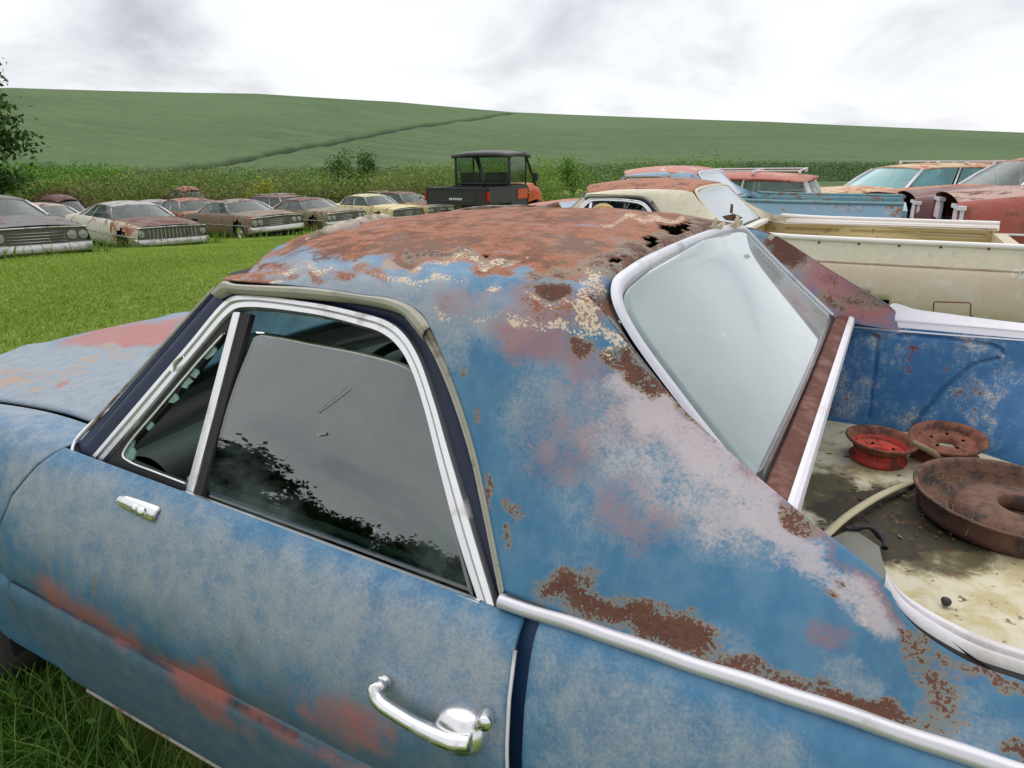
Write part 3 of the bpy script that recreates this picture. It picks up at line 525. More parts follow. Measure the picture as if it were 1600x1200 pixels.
def zroof(x): return np.interp(x, [.05, .12, .2, .3, .45, .6, .75, .9, 1.0, 1.05], [1.300, 1.314, 1.327, 1.340, 1.353, 1.358, 1.357, 1.347, 1.333, 1.320])
def mir(A): A = np.array(A, float).copy(); A[..., 1] *= -1; return A
def arch_keep(G, axles, r, zc=.33):
    c = .25*(G[:-1, :-1]+G[1:, :-1]+G[1:, 1:]+G[:-1, 1:]); k = np.ones(c.shape[:2], bool)
    for a in axles: k &= np.hypot(c[..., 0]-a, (c[..., 2]-zc)*1.0) > r
    return k
AX_F, AX_R, NOSE, TAIL = -.80, 2.15, -1.42, 3.05
def wheel(parent, x, y, s, r=.33, wd=.2, tyre=None, rim=None, name='wheel'):
    e = empty(name, (x, y, r*.96)); e.parent = parent
    R = rot('X', 90*s)
    t = MB().lathe([(r*.60, -wd*.42), (r*.66, -wd*.5), (r*.9, -wd*.5), (r*.985, -wd*.36), (r, -wd*.15), (r, wd*.15), (r*.985, wd*.36), (r*.9, wd*.5), (r*.66, wd*.5), (r*.60, wd*.42), (r*.60, -wd*.42)], n=28, R=R)
    t.build('tyre', tyre or M_TYRE, e)
    m = MB().lathe([(0.001, wd*.30), (r*.16, wd*.30), (r*.2, wd*.22), (r*.42, wd*.18), (r*.5, wd*.30), (r*.6, wd*.42), (r*.63, wd*.40), (r*.58, wd*.2)], n=28, R=R)
    m.build('rim', rim or M_RUSTB, e)
    return e
def pickup(root, mt, main):
    A = dict(attrs=None)
    def paint(G, extra=None):
        V = G.reshape(-1, 3)
        if not main: return None
        m_ = masks(V, PAINT)
        if extra:
            for k, v in extra.items(): m_[k] = np.maximum(m_[k], v)
        return m_
    D = 1 if main else 2
    body = mt['body']; K_ = K1_ if main else K2_
    # --- door, front fender, quarter panel on both sides
    for sg in (-1, 1):
        fl = sg > 0
        def G_(G): return mir(G) if fl else G
        vis = main and sg < 0
        g = side_grid(door_front, door_rear, 150//D)
        door = gmesh('door', G_(g), body, root, attrs=paint(g) if vis else None, flip=fl, solid=.012, sharp=50)
        if vis: DOOR = door
        g = side_grid(lambda z: NOSE, lambda z: door_front(z)-.0175, 170//D)
        top = np.array([[(x, y, zbelt(x)-.0+dz-.10*max(0, (-.25-x))**1.5) for x in np.linspace(NOSE, -.029, g.shape[1])] for y, dz in ((-.842, .006), (-.80, .004), (-.765, -.004), (-.757, -.012), (-.756, -.03))])
        g = np.concatenate([g, top], 0)
        dro = .07*np.clip((-.3-g[..., 0])/1.1, 0, 1)**1.3*np.clip((g[..., 2]-.45)/.3, 0, 1); g[..., 2] -= dro*np.where(np.arange(g.shape[0])[:, None] < len(ZP), 1, .35)
        k = arch_keep(g, [AX_F], .40)
        gmesh('front_fender', G_(g), body, root, keep=k, attrs=paint(g) if vis else None, flip=fl, sharp=60, solid=.004)
        g = side_grid(lambda z: door_rear(z)+.026, lambda z: TAIL, 260//D)
        g[-1, :, 1] += .003
        k = arch_keep(g, [AX_R], .40)
        gmesh('quarter_panel', G_(g), body, root, keep=k, attrs=paint(g) if vis else None, flip=fl, sharp=60, solid=.004)
        # dark door jamb and sill behind the gaps
        zz = np.array([.30, .5, .7, .8, .86, .89]); J = []
        for z in zz:
            y = side_y(z)
            J.append([(door_rear(z)-.03, y+.030, z+.005), (door_rear(z)+.02, y+.034, z+.005), (door_rear(z)+.050, y+.03, z+.005)])
        gmesh('door_jamb', G_(np.array(J)), mt['jamb'], root, flip=fl)
        J = [[(door_front(z)-.04, side_y(z)+.045, z), (door_front(z)+.04, side_y(z)+.045, z)] for z in np.linspace(.29, .888, 24)]
        gmesh('front_jamb', G_(np.array(J)), M_BLACK, root, flip=fl)
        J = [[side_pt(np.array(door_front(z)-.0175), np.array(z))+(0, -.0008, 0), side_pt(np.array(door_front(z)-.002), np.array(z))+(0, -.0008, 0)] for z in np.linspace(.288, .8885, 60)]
        gmesh('gap_shade_strip', G_(np.array(J)), M_MATTE, root, flip=fl)  # black strip just proud of the panels, painting the shade of the front cut
        pb = np.stack([np.linspace(-.08, 1.08, 40), np.full(40, -.916), np.full(40, .303)], 1); mbx = MB().tube(pb, .006, 8); mbx.V[0] = G_(mbx.V[0]); mbx.build('sill_moulding', M_SEAL, root)
        bx = MB().box((-.2, -.86 if not fl else .70, .22), (2.0, -.70 if not fl else .86, .30)); bx.build('rocker', mt['jamb'], root, smooth=False)
    # --- roof and the two sail panels, one continuous skin
    KK = {-1: K_, 1: (KF_ if main else K2_)*np.array((1, -1 if main else 1, 1))}     # crest lines as near-side curves (y < 0)
    def Kf(sg):
        Kd = catmull(KK[sg], 3000); return lambda x: np.stack([np.interp(x, Kd[:, 0], Kd[:, c]) for c in range(3)], -1)
    Kn, Kr = Kf(-1), Kf(1)
    nr, ny = 100//D, 180//D
    X0, XR = .275, 1.030
    xs = np.linspace(0, 1, nr); yy = np.linspace(-1, 1, ny); Rg = np.zeros((nr, ny, 3))
    for i, s in enumerate(xs):
        ke = X0+(XR-X0)*s; kn, kr = Kn(ke), Kr(ke)
        for j, t in enumerate(yy):
            xf = .275-.175*(1-abs(t)**2.2); x = xf+(XR-xf)*s; k = kn if t < 0 else kr
            zk = k[2]-.10*max(0, .275-x); Rg[i, j] = (x, t*abs(k[1]), zk+(zroof(x)-zk)*(1-abs(t)**2.4))
    if main: Rg[1:-1, 1:-1, 2] += (.0022*np.sin(Rg[..., 0]*21+Rg[..., 1]*5)*np.sin(Rg[..., 1]*17+1))[1:-1, 1:-1]     # slow dents of the rotten skin
    lip = Rg[-1:]+np.array((.022, 0, -.030)); Rg = np.concatenate([Rg, lip], 0)
    keep = np.ones((nr, ny-1), bool)
    if main:
        c = .25*(Rg[:-1, :-1]+Rg[1:, :-1]+Rg[1:, 1:]+Rg[:-1, 1:]); P, _ = proj(c.reshape(-1, 3))
        P = P+np.stack([2.6*np.sin(P[:, 1]*1.1+P[:, 0]*.3), 2.0*np.sin(P[:, 0]*.9)], 1)
        holes = [[(1022, 350), (1052, 354), (1068, 349), (1078, 352), (1068, 362), (1056, 378), (1046, 366), (1034, 360)], [(1000, 372), (1022, 370), (1028, 378), (1018, 392), (1008, 402), (1013, 382)], [(1072, 347), (1079, 347), (1078, 365), (1071, 363)],
                 [(944, 410), (976, 402), (968, 409), (956, 417)], [(996, 396), (1008, 392), (1000, 408)], [(1100, 338), (1140, 328), (1152, 338), (1128, 346)], [(752, 404), (760, 401), (758, 408)], [(780, 418), (788, 415), (786, 422)]]
        hk = np.zeros(len(P), bool)
        for h in holes: hk |= inpoly(P, h)
        keep = ~hk.reshape(c.shape[:2])
    VV = [Rg.reshape(-1, 3)]; FF = [gridF(nr+1, ny)[:, ::-1][keep.reshape(-1)]]; AT = [paint(Rg)] if main else []
    nv = 56//D; T = np.linspace(0, 1, nv); base = len(VV[0])
    for sg in (-1, 1):
        fl = sg > 0; Kat = Kr if fl else Kn
        Ef = catmull(E_FRONT, 400); sE = np.concatenate([[0], np.cumsum(np.linalg.norm(np.diff(Ef, axis=0), axis=1))]); sE /= sE[-1]
        pair_k = [(.275, 0.0), (.5, .22), (.66, .36), (.80, .47), (.92, .56), (1.03, .70), (1.10, .80), (1.19, 1.0)]
        xk = np.concatenate([X0+(XR-X0)*xs, np.linspace(XR, 1.19, 40//D)[1:], np.linspace(1.19, 1.65, 80//D)[1:], np.linspace(1.65, 3.0, 24//D)[1:]])
        Kc = Kat(xk); u = np.interp(xk, [a_ for a_, b_ in pair_k], [b_ for a_, b_ in pair_k])
        Ec = np.stack([np.interp(u, sE, Ef[:, c]) for c in range(3)], -1); late = xk > 1.19
        xl = np.interp(xk[late], [1.19, 1.29, 1.40, 1.485, 1.6, 1.8, 3.0], [E_FRONT[-1, 0], 1.15, 1.31, 1.44, 1.58, 1.80, 3.0])
        Ec[late] = np.stack([xl, np.full(late.sum(), -.866), np.interp(xl, [E_FRONT[-1, 0], 1.2, 3.0], [E_FRONT[-1, 2], .899, .899])], -1)
        S = Kc[None]*(1-T)[:, None, None]+Ec[None]*T[:, None, None]
        ln = np.linalg.norm(Ec-Kc, axis=1)
        bul = (np.sin(T*math.pi)**1.0)[:, None]*np.minimum(ln*.075, .022)[None]*np.interp(xk, [1.25, 1.48], [1, .15])[None]
        S[..., 1] -= bul*.8; S[..., 2] += bul*.55
        if main:
            a_ = paint(S) if not fl else {k_: np.full(S.shape[0]*S.shape[1], .5 if k_ == 'orng' else 0.0) for k_ in ATTR}
            AT.append(a_)
        Sg = mir(S) if fl else S; F = gridF(S.shape[0], S.shape[1])
        F = F if fl else F[:, ::-1]; n_x = S.shape[1]
        # the first row over the roof shares the roof's edge vertices
        idx = np.arange(S.shape[0]*n_x)+base
        edge = np.arange(nr)*ny+(ny-1 if fl else 0); idx[:nr] = edge
        FF.append(idx[F]); VV.append(Sg.reshape(-1, 3)); base += S.shape[0]*n_x
        # inner face of the sail, from the crest in to the rear window
        W = np.array([(1.055, -.555, 1.250), (1.095, -.585, 1.205), (1.20, -.615, 1.108), (1.31, -.645, 1.020), (1.345, -.70, 1.005), (1.40, -.735, .99), (1.5, -.77, .975)])
        if not fl: W = np.array([(1.052, -.562, 1.268), (1.10, -.596, 1.216), (1.20, -.627, 1.119), (1.31, -.655, 1.021), (1.345, -.70, 1.005), (1.40, -.735, .99), (1.5, -.77, .975)])
        kk = Kat(np.array([1.03, 1.10, 1.19, 1.29, 1.345, 1.40, 1.485]))
        Gi = loft([kk+(0, .001, -.001), kk*.75+W*.25+(0, -.004, .006), W], 60, 14)
        a = None
        if main and fl:
            Vf = mir(Gi).reshape(-1, 3); a = masks(Vf, {'chalk': [(1200, 400, 60, 60, 0, .5), (1250, 410, 40, 30, 30, .8)], 'grime': [], 'pink': [(1330, 445, 100, 60, 30, 1.0)], 'pale': [], 'prim': [(1340, 455, 80, 50, 30, .62)], 'orng': [], 'greyr': [(1240, 410, 30, 20, 30, .6)], 'deep': [(1340, 460, 60, 30, 30, .5)],
              'rust': [(1228, 392, 24, 22, 30, .9), (1340, 470, 22, 10, 30, .62), (1368, 470, 20, 12, 30, .62), (1300, 470, 16, 10, 0, .6), (1350, 455, 12, 9, 0, .5)], 'cream': []})
        elif main: a = {k_: np.zeros(Gi.shape[0]*Gi.shape[1])+(.6 if k_ == 'rust' else 0) for k_ in ATTR}
        gmesh('sail_inner', mir(Gi) if fl else Gi, body, root, attrs=a, flip=fl)
    at_ = {k_: np.concatenate([d_[k_] for d_ in AT]) for k_ in ATTR} if main else None
    ro = mesh('roof_skin', np.vstack(VV), np.ascontiguousarray(np.vstack(FF)), body, root, attrs=at_, solid=.003)
    if mt.get('roof'):
        ro.data.materials.append(mt['roof']); mi = np.zeros(len(ro.data.polygons), np.int32); mi[:len(FF[0])] = 1; ro.data.polygons.foreach_set('material_index', mi)
        if mt.get('sail'): ro.data.materials[0] = mt['sail']
    # --- rear window: silver surround, glass
    rim = np.array([(1.31, -.655, 1.028), (1.20, -.628, 1.128), (1.10, -.598, 1.225), (1.062, -.572, 1.268), (1.045, -.53, 1.292), (1.040, -.44, 1.304), (1.036, -.25, 1.312), (1.034, 0, 1.315), (1.036, .25, 1.312), (1.040, .44, 1.304), (1.045, .53, 1.292), (1.062, .572, 1.268), (1.10, .598, 1.225), (1.20, .628, 1.128), (1.31, .655, 1.028)])
    nn = np.array([.70, 0, .71])
    rc = rim.mean(0); inn = []
    for i, p in enumerate(rim):
        tng = rim[min(i+1, len(rim)-1)]-rim[max(i-1, 0)]; q = np.cross(nn, tng); q /= np.linalg.norm(q); q = q if q@(rc-p) > 0 else -q
        inn.append(p+q*(.029 if p[1] < .5 else np.interp(p[2], [1.22, 1.29], [.012, .030])))
    inn = np.array(inn); off = lambda A, h: A+nn*h
    mid1 = rim*.75+inn*.25; mid2 = rim*.3+inn*.7
    G = loft([off(rim, .001), off(mid1, .008), off(mid2, .007), off(inn, -.004)], 200//D, 10)
    gmesh('rear_window_trim', G, mt['rwtrim'], root)
    ig = loft([off(inn, -.003)], 120, 1, False)[0]
    bot = poly([(1.322, -.64, 1.022), (1.322, .64, 1.022)], 120)
    h = 60; half1, half2 = ig[:h], ig[::-1][:h]                 # left and right borders, bottom to top
    T = np.linspace(0, 1, 40)
    Gg = half1[:, None]*(1-T)[None, :, None]+half2[:, None]*T[None, :, None]
    Gg += nn*(.012*np.sin(T*math.pi))[None, :, None]
    gmesh('rear_window', Gg, mt['rglass'], root, solid=.004)
    # --- rusty strip behind the glass and the bright bed lip
    yw = np.linspace(-.70, .70, 60)
    def strip(name, prof, mat): return gmesh(name, np.stack([np.stack([np.full(60, x), yw, np.full(60, z)], -1) for x, z in prof]), mat, root, sharp=40)
    strip('glass_channel', [(1.306, 1.034), (1.312, 1.030), (1.318, 1.022), (1.320, 1.014)], M_RUBBER)
    strip('tulip_panel', [(1.318, 1.016), (1.324, 1.022), (1.345, 1.020), (1.356, 1.014)], mt['tulip'])
    strip('bed_front_moulding', [(1.355, 1.012), (1.357, 1.020), (1.364, 1.021), (1.371, 1.016), (1.374, 1.000), (1.372, .985)], mt['rail'])
    strip('bed_front_wall', [(1.366, .99), (1.352, .97), (1.335, .72), (1.33, .655)], mt['bedwall'])
    Kd_ = catmull(K_, 2000)
    # --- bed: floor, walls, rails
    nx_, nyy = (200, 150) if main else (40, 20)
    X, Y = np.meshgrid(np.linspace(1.325, 2.98, nx_), np.linspace(-.74, .74, nyy), indexing='ij')
    Z = .665+.0028*np.sin(Y*42)*(np.abs(Y) < .6)
    G = np.stack([X, Y, Z], -1)
    gmesh('bed_floor', G, mt['floor'], root, flip=False)
    for sg in (-1, 1):
        nz = 90 if main else 40; nx2 = 320 if main else 160
        zz = np.linspace(.66, .985 if sg > 0 else .93, nz); xx = np.linspace(1.33, 2.99, nx2)
        X, Z = np.meshgrid(xx, zz); Y = .735+.035*np.clip((Z-.66)/.32, 0, 1)
        G = np.stack([X, Y, Z], -1)
        # wheel housing bulge and pressed grooves
        wh = np.clip(1.25-np.hypot((X-AX_R)/.46, (Z-.60)/.30), 0, 1); G[..., 1] -= .16*np.clip(wh*1.6, 0, 1)**1.2
        if main and sg > 0:
            P, _ = proj(G.reshape(-1, 3))
            gr = np.minimum.reduce([segd(P, [(1318, 536), (1330, 524), (1362, 522), (1371, 528), (1366, 580), (1356, 652)]), segd(P, [(1402, 524), (1480, 530), (1552, 540), (1564, 546), (1566, 552)]), segd(P, [(1426, 666), (1470, 612), (1520, 570), (1560, 560)])])
            G[..., 1] += (.010*np.clip(1-(gr/3.2)**2, 0, 1)).reshape(G.shape[:2])
        elif not main:
            gr = np.abs(np.abs(Z-.84)-.09) < .012; G[..., 1] += np.where(gr & ((X % .5) < .42), .012, 0)
        if sg < 0: G = mir(G)
        gmesh('bed_side_wall', G, mt['bedwall'], root, flip=sg > 0)
        # rail cap between the outer crest and the bed wall
        xr_ = np.array([1.40, 1.485, 1.6, 1.8, 2.2, 3.0]); kc = (Kn if sg < 0 else Kr)(xr_)
        a_ = kc+(0, .002, -.002); b_ = kc.copy(); b_[:, 1] += .012; b_[:, 2] -= .03; c_ = np.stack([xr_, np.full(6, -.772), np.interp(xr_, [1.4, 1.6, 3], [.955, .94, .92])], -1)
        G = loft([a_, b_, c_], 60, 8)
        if sg > 0: G = mir(G)
        if not (main and sg > 0): gmesh('rail_cap', G, mt['rustcap'] if sg > 0 else M_RUBBER, root, flip=sg > 0)
        if not main:
            xq = np.linspace(1.46, 3.0, 40); mbx = MB().tube((Kn if sg < 0 else Kr)(xq)+(0, -.004, .004), .017, 8); mbx.V[0] = mir(mbx.V[0]) if sg > 0 else mbx.V[0]; mbx.build('rail_moulding', mt['rail'], root)
        if sg > 0 or not main:
            o1 = [atY((1376, 492), .80), atY((1384, 482), .80), atY((1396, 474), .80), atY((1430, 483), .805), atY((1480, 490), .81), atY((1600, 505), .812)]
            o2 = [atY((1312, 499), .775), atY((1345, 500), .776), atY((1390, 501), .777), atY((1430, 504), .778), atY((1480, 508), .78), atY((1600, 518), .78)]
            o3 = [atY((1308, 510), .768), atY((1345, 513), .768), atY((1390, 517), .768), atY((1430, 520), .768), atY((1480, 524), .768), atY((1600, 533), .768)]
            for o in (o1, o2, o3):
                o += [np.array((2.4, o[-1][1], o[-1][2]-.004)), np.array((3.0, o[-1][1], o[-1][2]-.008))]
            o1[0] = atY((1330, 497), .79); 
            G = loft([o1, o2, [p+(0, .001, 0) for p in o2], o3], 220 if main else 60, 12)
            gmesh('bed_rail_moulding', mir(G) if sg < 0 else G, mt['rail'], root)
        else:
            u1 = [atY((1382, 902), -.775), atY((1405, 928), -.775), atY((1440, 952), -.775), atY((1520, 992), -.775), atY((1600, 1020), -.775)]
            u2 = [atY((1383, 906), -.79), atY((1402, 938), -.80), atY((1436, 970), -.805), atY((1515, 1018), -.805), atY((1600, 1048), -.805)]
            for o in (u1, u2): o += [np.array((2.2, o[-1][1], .955)), np.array((3.0, o[-1][1], .95))]
            u1 = np.array(u1); u2 = np.array(u2); mm = u1*.5+u2*.5+(0, 0, .008); m2 = mm*.94+u2*.06+(0, 0, -.006); m3 = u1*.22+u2*.78+(0, 0, .006)
            G = loft([u1-(0, 0, .012), u1+(0, 0, .003), mm, m2, m3, u2, u2-(0, .002, .014)], 220, 28)
            gmesh('bed_rail_moulding', G, mt['rail'], root)
            xq = catmull(u2, 120); kq = np.stack([np.interp(xq[:, 0], Kd_[:, 0], Kd_[:, c]) for c in range(3)], -1); G = np.stack([xq+(0, 0, -.003), xq*.5+kq*.5+(0, 0, -.004), kq+(0, 0, .0006)])
            gmesh('rail_seal', G, M_RUBBER, root)
    # tailgate
    tg = MB().box((2.96, -.72, .62), (3.04, .72, .955)); tg.build('tailgate', body, root, smooth=False)
    # --- hood, cowl, nose
    nh = 90//D
    X = np.linspace(0, 1, nh); Yt = np.linspace(-1, 1, nh)
    G = np.zeros((nh, nh, 3))
    for i, s in enumerate(X):
        for j, t in enumerate(Yt):
            xr = -.085-.10*(1-abs(t)**2)+.05*(abs(t) > 2); x = NOSE+.04+(xr-NOSE-.04)*s
            hw = .748-.02*(1-s); d = max(0, -.25-x)
            ze = zbelt(x)-.006-.10*d**1.5*.9-.02*d
            zc_ = ze+.052
            z = ze+(zc_-ze)*(1-abs(t)**2.2)+.010*math.exp(-((abs(t)-.42)/.06)**2)*(.4+.6*(1-s))
            if s < .06: z -= .05*(1-s/.06)**2
            G[i, j] = (x, t*hw, z)
    gmesh('hood', G, body, root, attrs=paint(G), flip=True, solid=.008)
    gm = MB().box((NOSE+.02, -.80, .45), (NOSE+.10, .80, .80)); gm.build('grille', M_BLACK, root, smooth=False)
    pts = catmull([(-1.38, -.98, .42), (-1.47, -.90, .42), (-1.53, -.5, .42), (-1.55, 0, .42), (-1.53, .5, .42), (-1.47, .90, .42), (-1.38, .98, .42)], 30)
    MB().tube(pts, .07, 10, up=(0, 0, 1), flat=1.2).build('front_bumper', M_CHROME, root)
    MB().tube(pts*np.array([0, 1, 1])+np.array([3.10, 0, 0])+np.stack([(-1.38-pts[:, 0])*.6, 0*pts[:, 0], 0*pts[:, 0]], 1), .06, 10, up=(0, 0, 1), flat=1.2).build('rear_bumper', M_CHROME, root)
    for sg in (-1, 1):
        for yy_ in (.56, .72): MB().lathe([(.0, .03), (.05, .025), (.075, .0), (.085, -.01), (.085, -.05)], (NOSE+.01, sg*yy_, .66), 20, rot('Y', -90)).build('headlight', M_BRIGHT, root)
    # cowl: dark trough with a bright lip
    gc = loft([[(-.085, -.742, .900), (-.15, -.4, .925), (-.185, 0, .945), (-.15, .4, .925), (-.085, .742, .900)], [(-.06, -.742, .868), (-.12, -.4, .885), (-.15, 0, .9), (-.12, .4, .885), (-.06, .742, .868)], [(.02, -.80, .865), (.0, -.4, .885), (-.03, 0, .895), (.0, .4, .885), (.02, .80, .865)]], 60, 10)
    gmesh('cowl', gc, M_BLACK, root, flip=True)
    return body
FR_OUT = [(150, 712), (220, 630), (300, 537), (352, 475), (368, 464), (487, 473), (566, 489), (612, 503), (637, 522), (659, 556), (684, 625), (706, 700), (745, 830), (783, 958)]
FR_IN = [(164, 724), (234, 643), (311, 551), (360, 495), (376, 485), (487, 493), (560, 510), (600, 524), (625, 545), (645, 580), (665, 640), (690, 740), (718, 845), (750, 942)]
def gpath(P, off=0.0): return np.array([onG(p, off) for p in P])
def sweep_band(a, b, prof, n):                                # band between two paths: prof = (fraction, height outward)
    nrm = np.array([0, -1, .571]); nrm /= np.linalg.norm(nrm)
    A = catmull(a, n); B = catmull(b, n)
    return np.stack([A*(1-f)+B*f+nrm*h for f, h in prof])
def cab(root, mt, main):
    D = 1 if main else 3
    for sg in (-1, 1):
        fl = sg > 0
        near = main and not fl
        m_ = (lambda G: mir(G)) if fl else (lambda G: G)
        fo, fi = gpath(FR_OUT), gpath(FR_IN)
        # bright door frame: two stepped bands
        G = sweep_band(fo, fi, [(0, -.004), (.02, .006), (.10, .010), (.42, .011), (.47, .004), (.53, .003), (.58, .008), (.92, .008), (1.0, .002), (1.0, -.012)], 240//D)
        gmesh('window_frame', m_(G), M_BRIGHT, root, sharp=30, flip=fl)
        # body opening behind the frame: dark band from frame out to the drip rail and sail edge
        o2 = [(118, 712), (190, 625), (270, 532), (330, 462), (350, 442), (487, 452), (566, 464), (612, 470), (644, 484), (668, 510), (700, 580), (722, 640), (762, 790), (793, 935)]
        G = sweep_band(gpath(o2, .008), gpath(FR_OUT, -.004), [(0, 0), (.3, -.012), (.7, -.014), (1, -.004)], 160//D)
        gmesh('door_opening', m_(G), mt['jamb2'], root, flip=fl)
        # grey drip rail over the door, weatherstrip down the sail edge
        d1 = [(334, 458), (350, 440), (368, 444), (487, 450), (566, 461), (612, 467), (644, 480), (662, 496), (672, 512)]
        d2 = [(338, 464), (354, 456), (368, 457), (487, 465), (566, 473), (612, 484), (631, 494), (648, 514), (662, 532)]
        G = sweep_band(gpath(d1, .022), gpath(d2, .020), [(0, -.012), (0, .002), (.35, .010), (.75, .009), (1, .002), (1, -.014)], 120//D)
        gmesh('drip_rail', m_(G), M_SEAL, root, sharp=35, flip=fl)
        s1 = [(672, 510), (690, 548), (718, 616), (746, 706), (761, 772), (790, 922)]
        s2 = [(662, 530), (680, 562), (708, 630), (735, 716), (750, 782), (781, 932)]
        G = sweep_band(gpath(s1, .016), gpath(s2, .010), [(0, -.006), (.1, .003), (.45, .004), (.5, -.001), (.9, .003), (1, -.004)], 100//D)
        gmesh('opening_weatherstrip', m_(G), M_SEAL, root, sharp=40, flip=fl)
        # A pillar outer face and windshield edge strip
        a1 = gpath([(112, 704), (200, 604), (290, 502), (338, 450)], .004); a2 = gpath([(152, 714), (222, 632), (300, 539), (354, 476)], .002)
        G = sweep_band(a1, a2, [(0, -.02), (.02, .0), (.5, .006), (1, .0)], 40)
        gmesh('windshield_pillar', m_(G), mt['pillar'], root, flip=fl)
        t_ = MB().tube(catmull(gpath([(110, 700), (200, 600), (290, 499), (337, 448)], .004), 40), .0035, 6).V[0].reshape(40, 6, 3)
        mb = MB(); mb.grid(m_(t_), closev=True, flip=fl); mb.build('windshield_edge_strip', M_SEAL, root)
        # vent window: divider bar, channel, rubber, thin frame
        def bar(name, p, q, off, mat, dep=.012):
            G = sweep_band(gpath(p, off), gpath(q, off), [(0, -dep), (0, 0), (.5, .002), (1, 0), (1, -dep)], 30); gmesh(name, m_(G), mat, root, sharp=40, flip=fl)
        bar('vent_divider', [(364, 488), (328, 625), (290, 768)], [(375, 488), (339, 628), (301, 772)], .006, M_BRIGHT)
        bar('glass_channel_front', [(375, 488), (339, 628), (301, 772)], [(392, 490), (352, 632), (314, 776)], .001, M_RUBBER)
        bar('vent_rubber', [(163, 724), (234, 643), (311, 551), (362, 493)], [(182, 716), (248, 648), (322, 560), (364, 506)], .001, M_RUBBER)
        bar('vent_sill_rubber', [(163, 726), (230, 750), (295, 773)], [(185, 708), (240, 733), (298, 756)], .002, M_RUBBER)
        # thin bright vent frame
        loop = catmull(gpath([(292, 757), (240, 737), (203, 722), (192, 712), (197, 700), (250, 636), (310, 565), (350, 521)], .006), 80)
        mb = MB(); mb.tube(loop, .0028, 6); mb.V[0] = m_(mb.V[0]); mb.build('vent_frame', M_BRIGHT, root)
        # belt strip with seal
        b1 = gpath([(284, 766), (520, 853), (750, 938)], .012); b2 = gpath([(286, 774), (520, 861), (750, 946)], .016)
        G = sweep_band(b1, b2, [(0, -.012), (0, .001), (.5, .004), (1, .001), (1, -.01)], 60); gmesh('belt_strip', m_(G), M_BRIGHT, root, sharp=40, flip=fl)
        b1 = gpath([(120, 712), (286, 774), (520, 861), (752, 946), (790, 960)], .008); b2 = gpath([(116, 722), (286, 781), (520, 868), (752, 952), (800, 975)], .014)
        G = sweep_band(b1, b2, [(0, 0), (.5, -.004), (1, -.012)], 60); gmesh('belt_seal', m_(G), M_RUBBER, root, flip=fl)
        # door glass, lowered a little; inner panel edge below
        top = [(384, 540), (388, 524), (398, 519), (430, 522), (487, 533), (566, 548), (628, 566), (664, 588)]
        bot = [(306, 790), (310, 791), (324, 795), (360, 806), (450, 838), (560, 878), (660, 915), (745, 950)]
        A_, B_ = gpath(top, -.012), gpath(bot, -.012)
        G = loft([A_, B_], 80, 30); c_ = np.sin(np.linspace(0, 1, 30)*math.pi)*.010
        G[..., 1] -= c_[:, None]
        # extend under the belt
        gmesh('door_glass', m_(G), mt['glass'], root, flip=fl, solid=.004)
        # chrome belt moulding from the door opening to the tail
        x_ = np.linspace(E_FRONT[-1, 0]-.004, 3.0, 200//D)
        def ln(y, z): return np.stack([x_, np.full(len(x_), y), np.full(len(x_), z)], -1)
        wob = .0009*np.sin(x_*23)+.0006*np.sin(x_*57)
        G = np.stack([ln(-.862, .9035), ln(-.871, .9045), ln(-.878, .9015), ln(-.8815, .8955), ln(-.880, .889), ln(-.874, .886), ln(-.866, .887)]); G[..., 2] += wob
        gmesh('quarter_moulding', m_(G), mt['mould'], root, flip=not fl)
        sl_ = MB().tube(np.stack([np.linspace(.30, 1.0, 20), np.full(20, -.822), np.linspace(.898, .872, 20)], 1), .007, 8); sl_.V[0] = m_(sl_.V[0]); sl_.build('inner_sill', plain('pale_green_sill', lin(140, 164, 154), .5), root)
        # inner door panel
        G = loft([[(0, -.80, .885), (.5, -.815, .87), (1.03, -.815, .86)], [(0, -.80, .70), (.5, -.80, .70), (1.03, -.80, .70)], [(0, -.80, .35), (.5, -.80, .35), (1.03, -.80, .35)]], 20, 8)
        gmesh('inner_door_panel', m_(G), M_BLACK, root, flip=fl)
    # windshield with header
    hd = [(.275, -.60, 1.255), (.215, -.42, 1.290), (.145, -.2, 1.306), (.12, 0, 1.312), (.145, .2, 1.306), (.215, .42, 1.290), (.275, .60, 1.255)]
    cw = [(-.03, -.80, .885), (-.09, -.5, .90), (-.13, -.25, .905), (-.145, 0, .907), (-.13, .25, .905), (-.09, .5, .90), (-.03, .80, .885)]
    gmesh('windshield', loft([hd, [tuple(np.array(a)*.5+np.array(b)*.5+(-.012, 0, .01)) for a, b in zip(hd, cw)], cw], 60, 20), mt['wglass'], root, solid=.004)
    hb = np.array(hd)
    gmesh('windshield_header', loft([hb+(-.012, 0, .006), hb+(-.014, 0, -.012), hb+(.04, 0, -.018)], 60, 6), M_SEAL, root)
    # headliner, dash, seat, wheel, floor, back wall
    X, Y = np.meshgrid(np.linspace(.16, 1.01, 20), np.linspace(-.57, .57, 24), indexing='ij')
    gmesh('headliner', np.stack([X, Y, 1.268+.022*(1-(Y/.57)**2)-.02*np.abs((X-.6)/.45)**2], -1), M_HEADL, root)
    MB().box((-.2, -.78, .24), (1.25, .78, .27)).box((1.20, -.72, .27), (1.24, .72, 1.0)).build('cab_floor', M_BLACK, root, smooth=False)
    G = loft([[(-.02, -.78, .86), (-.05, 0, .895), (-.02, .78, .86)], [(.12, -.78, .885), (.10, 0, .905), (.12, .78, .885)], [(.17, -.78, .85), (.15, 0, .86), (.17, .78, .85)], [(.13, -.78, .70), (.12, 0, .70), (.13, .78, .70)], [(.2, -.78, .58), (.2, 0, .58), (.2, .78, .58)]], 30, 24)
    gmesh('dashboard', G, M_DASH, root, flip=True)
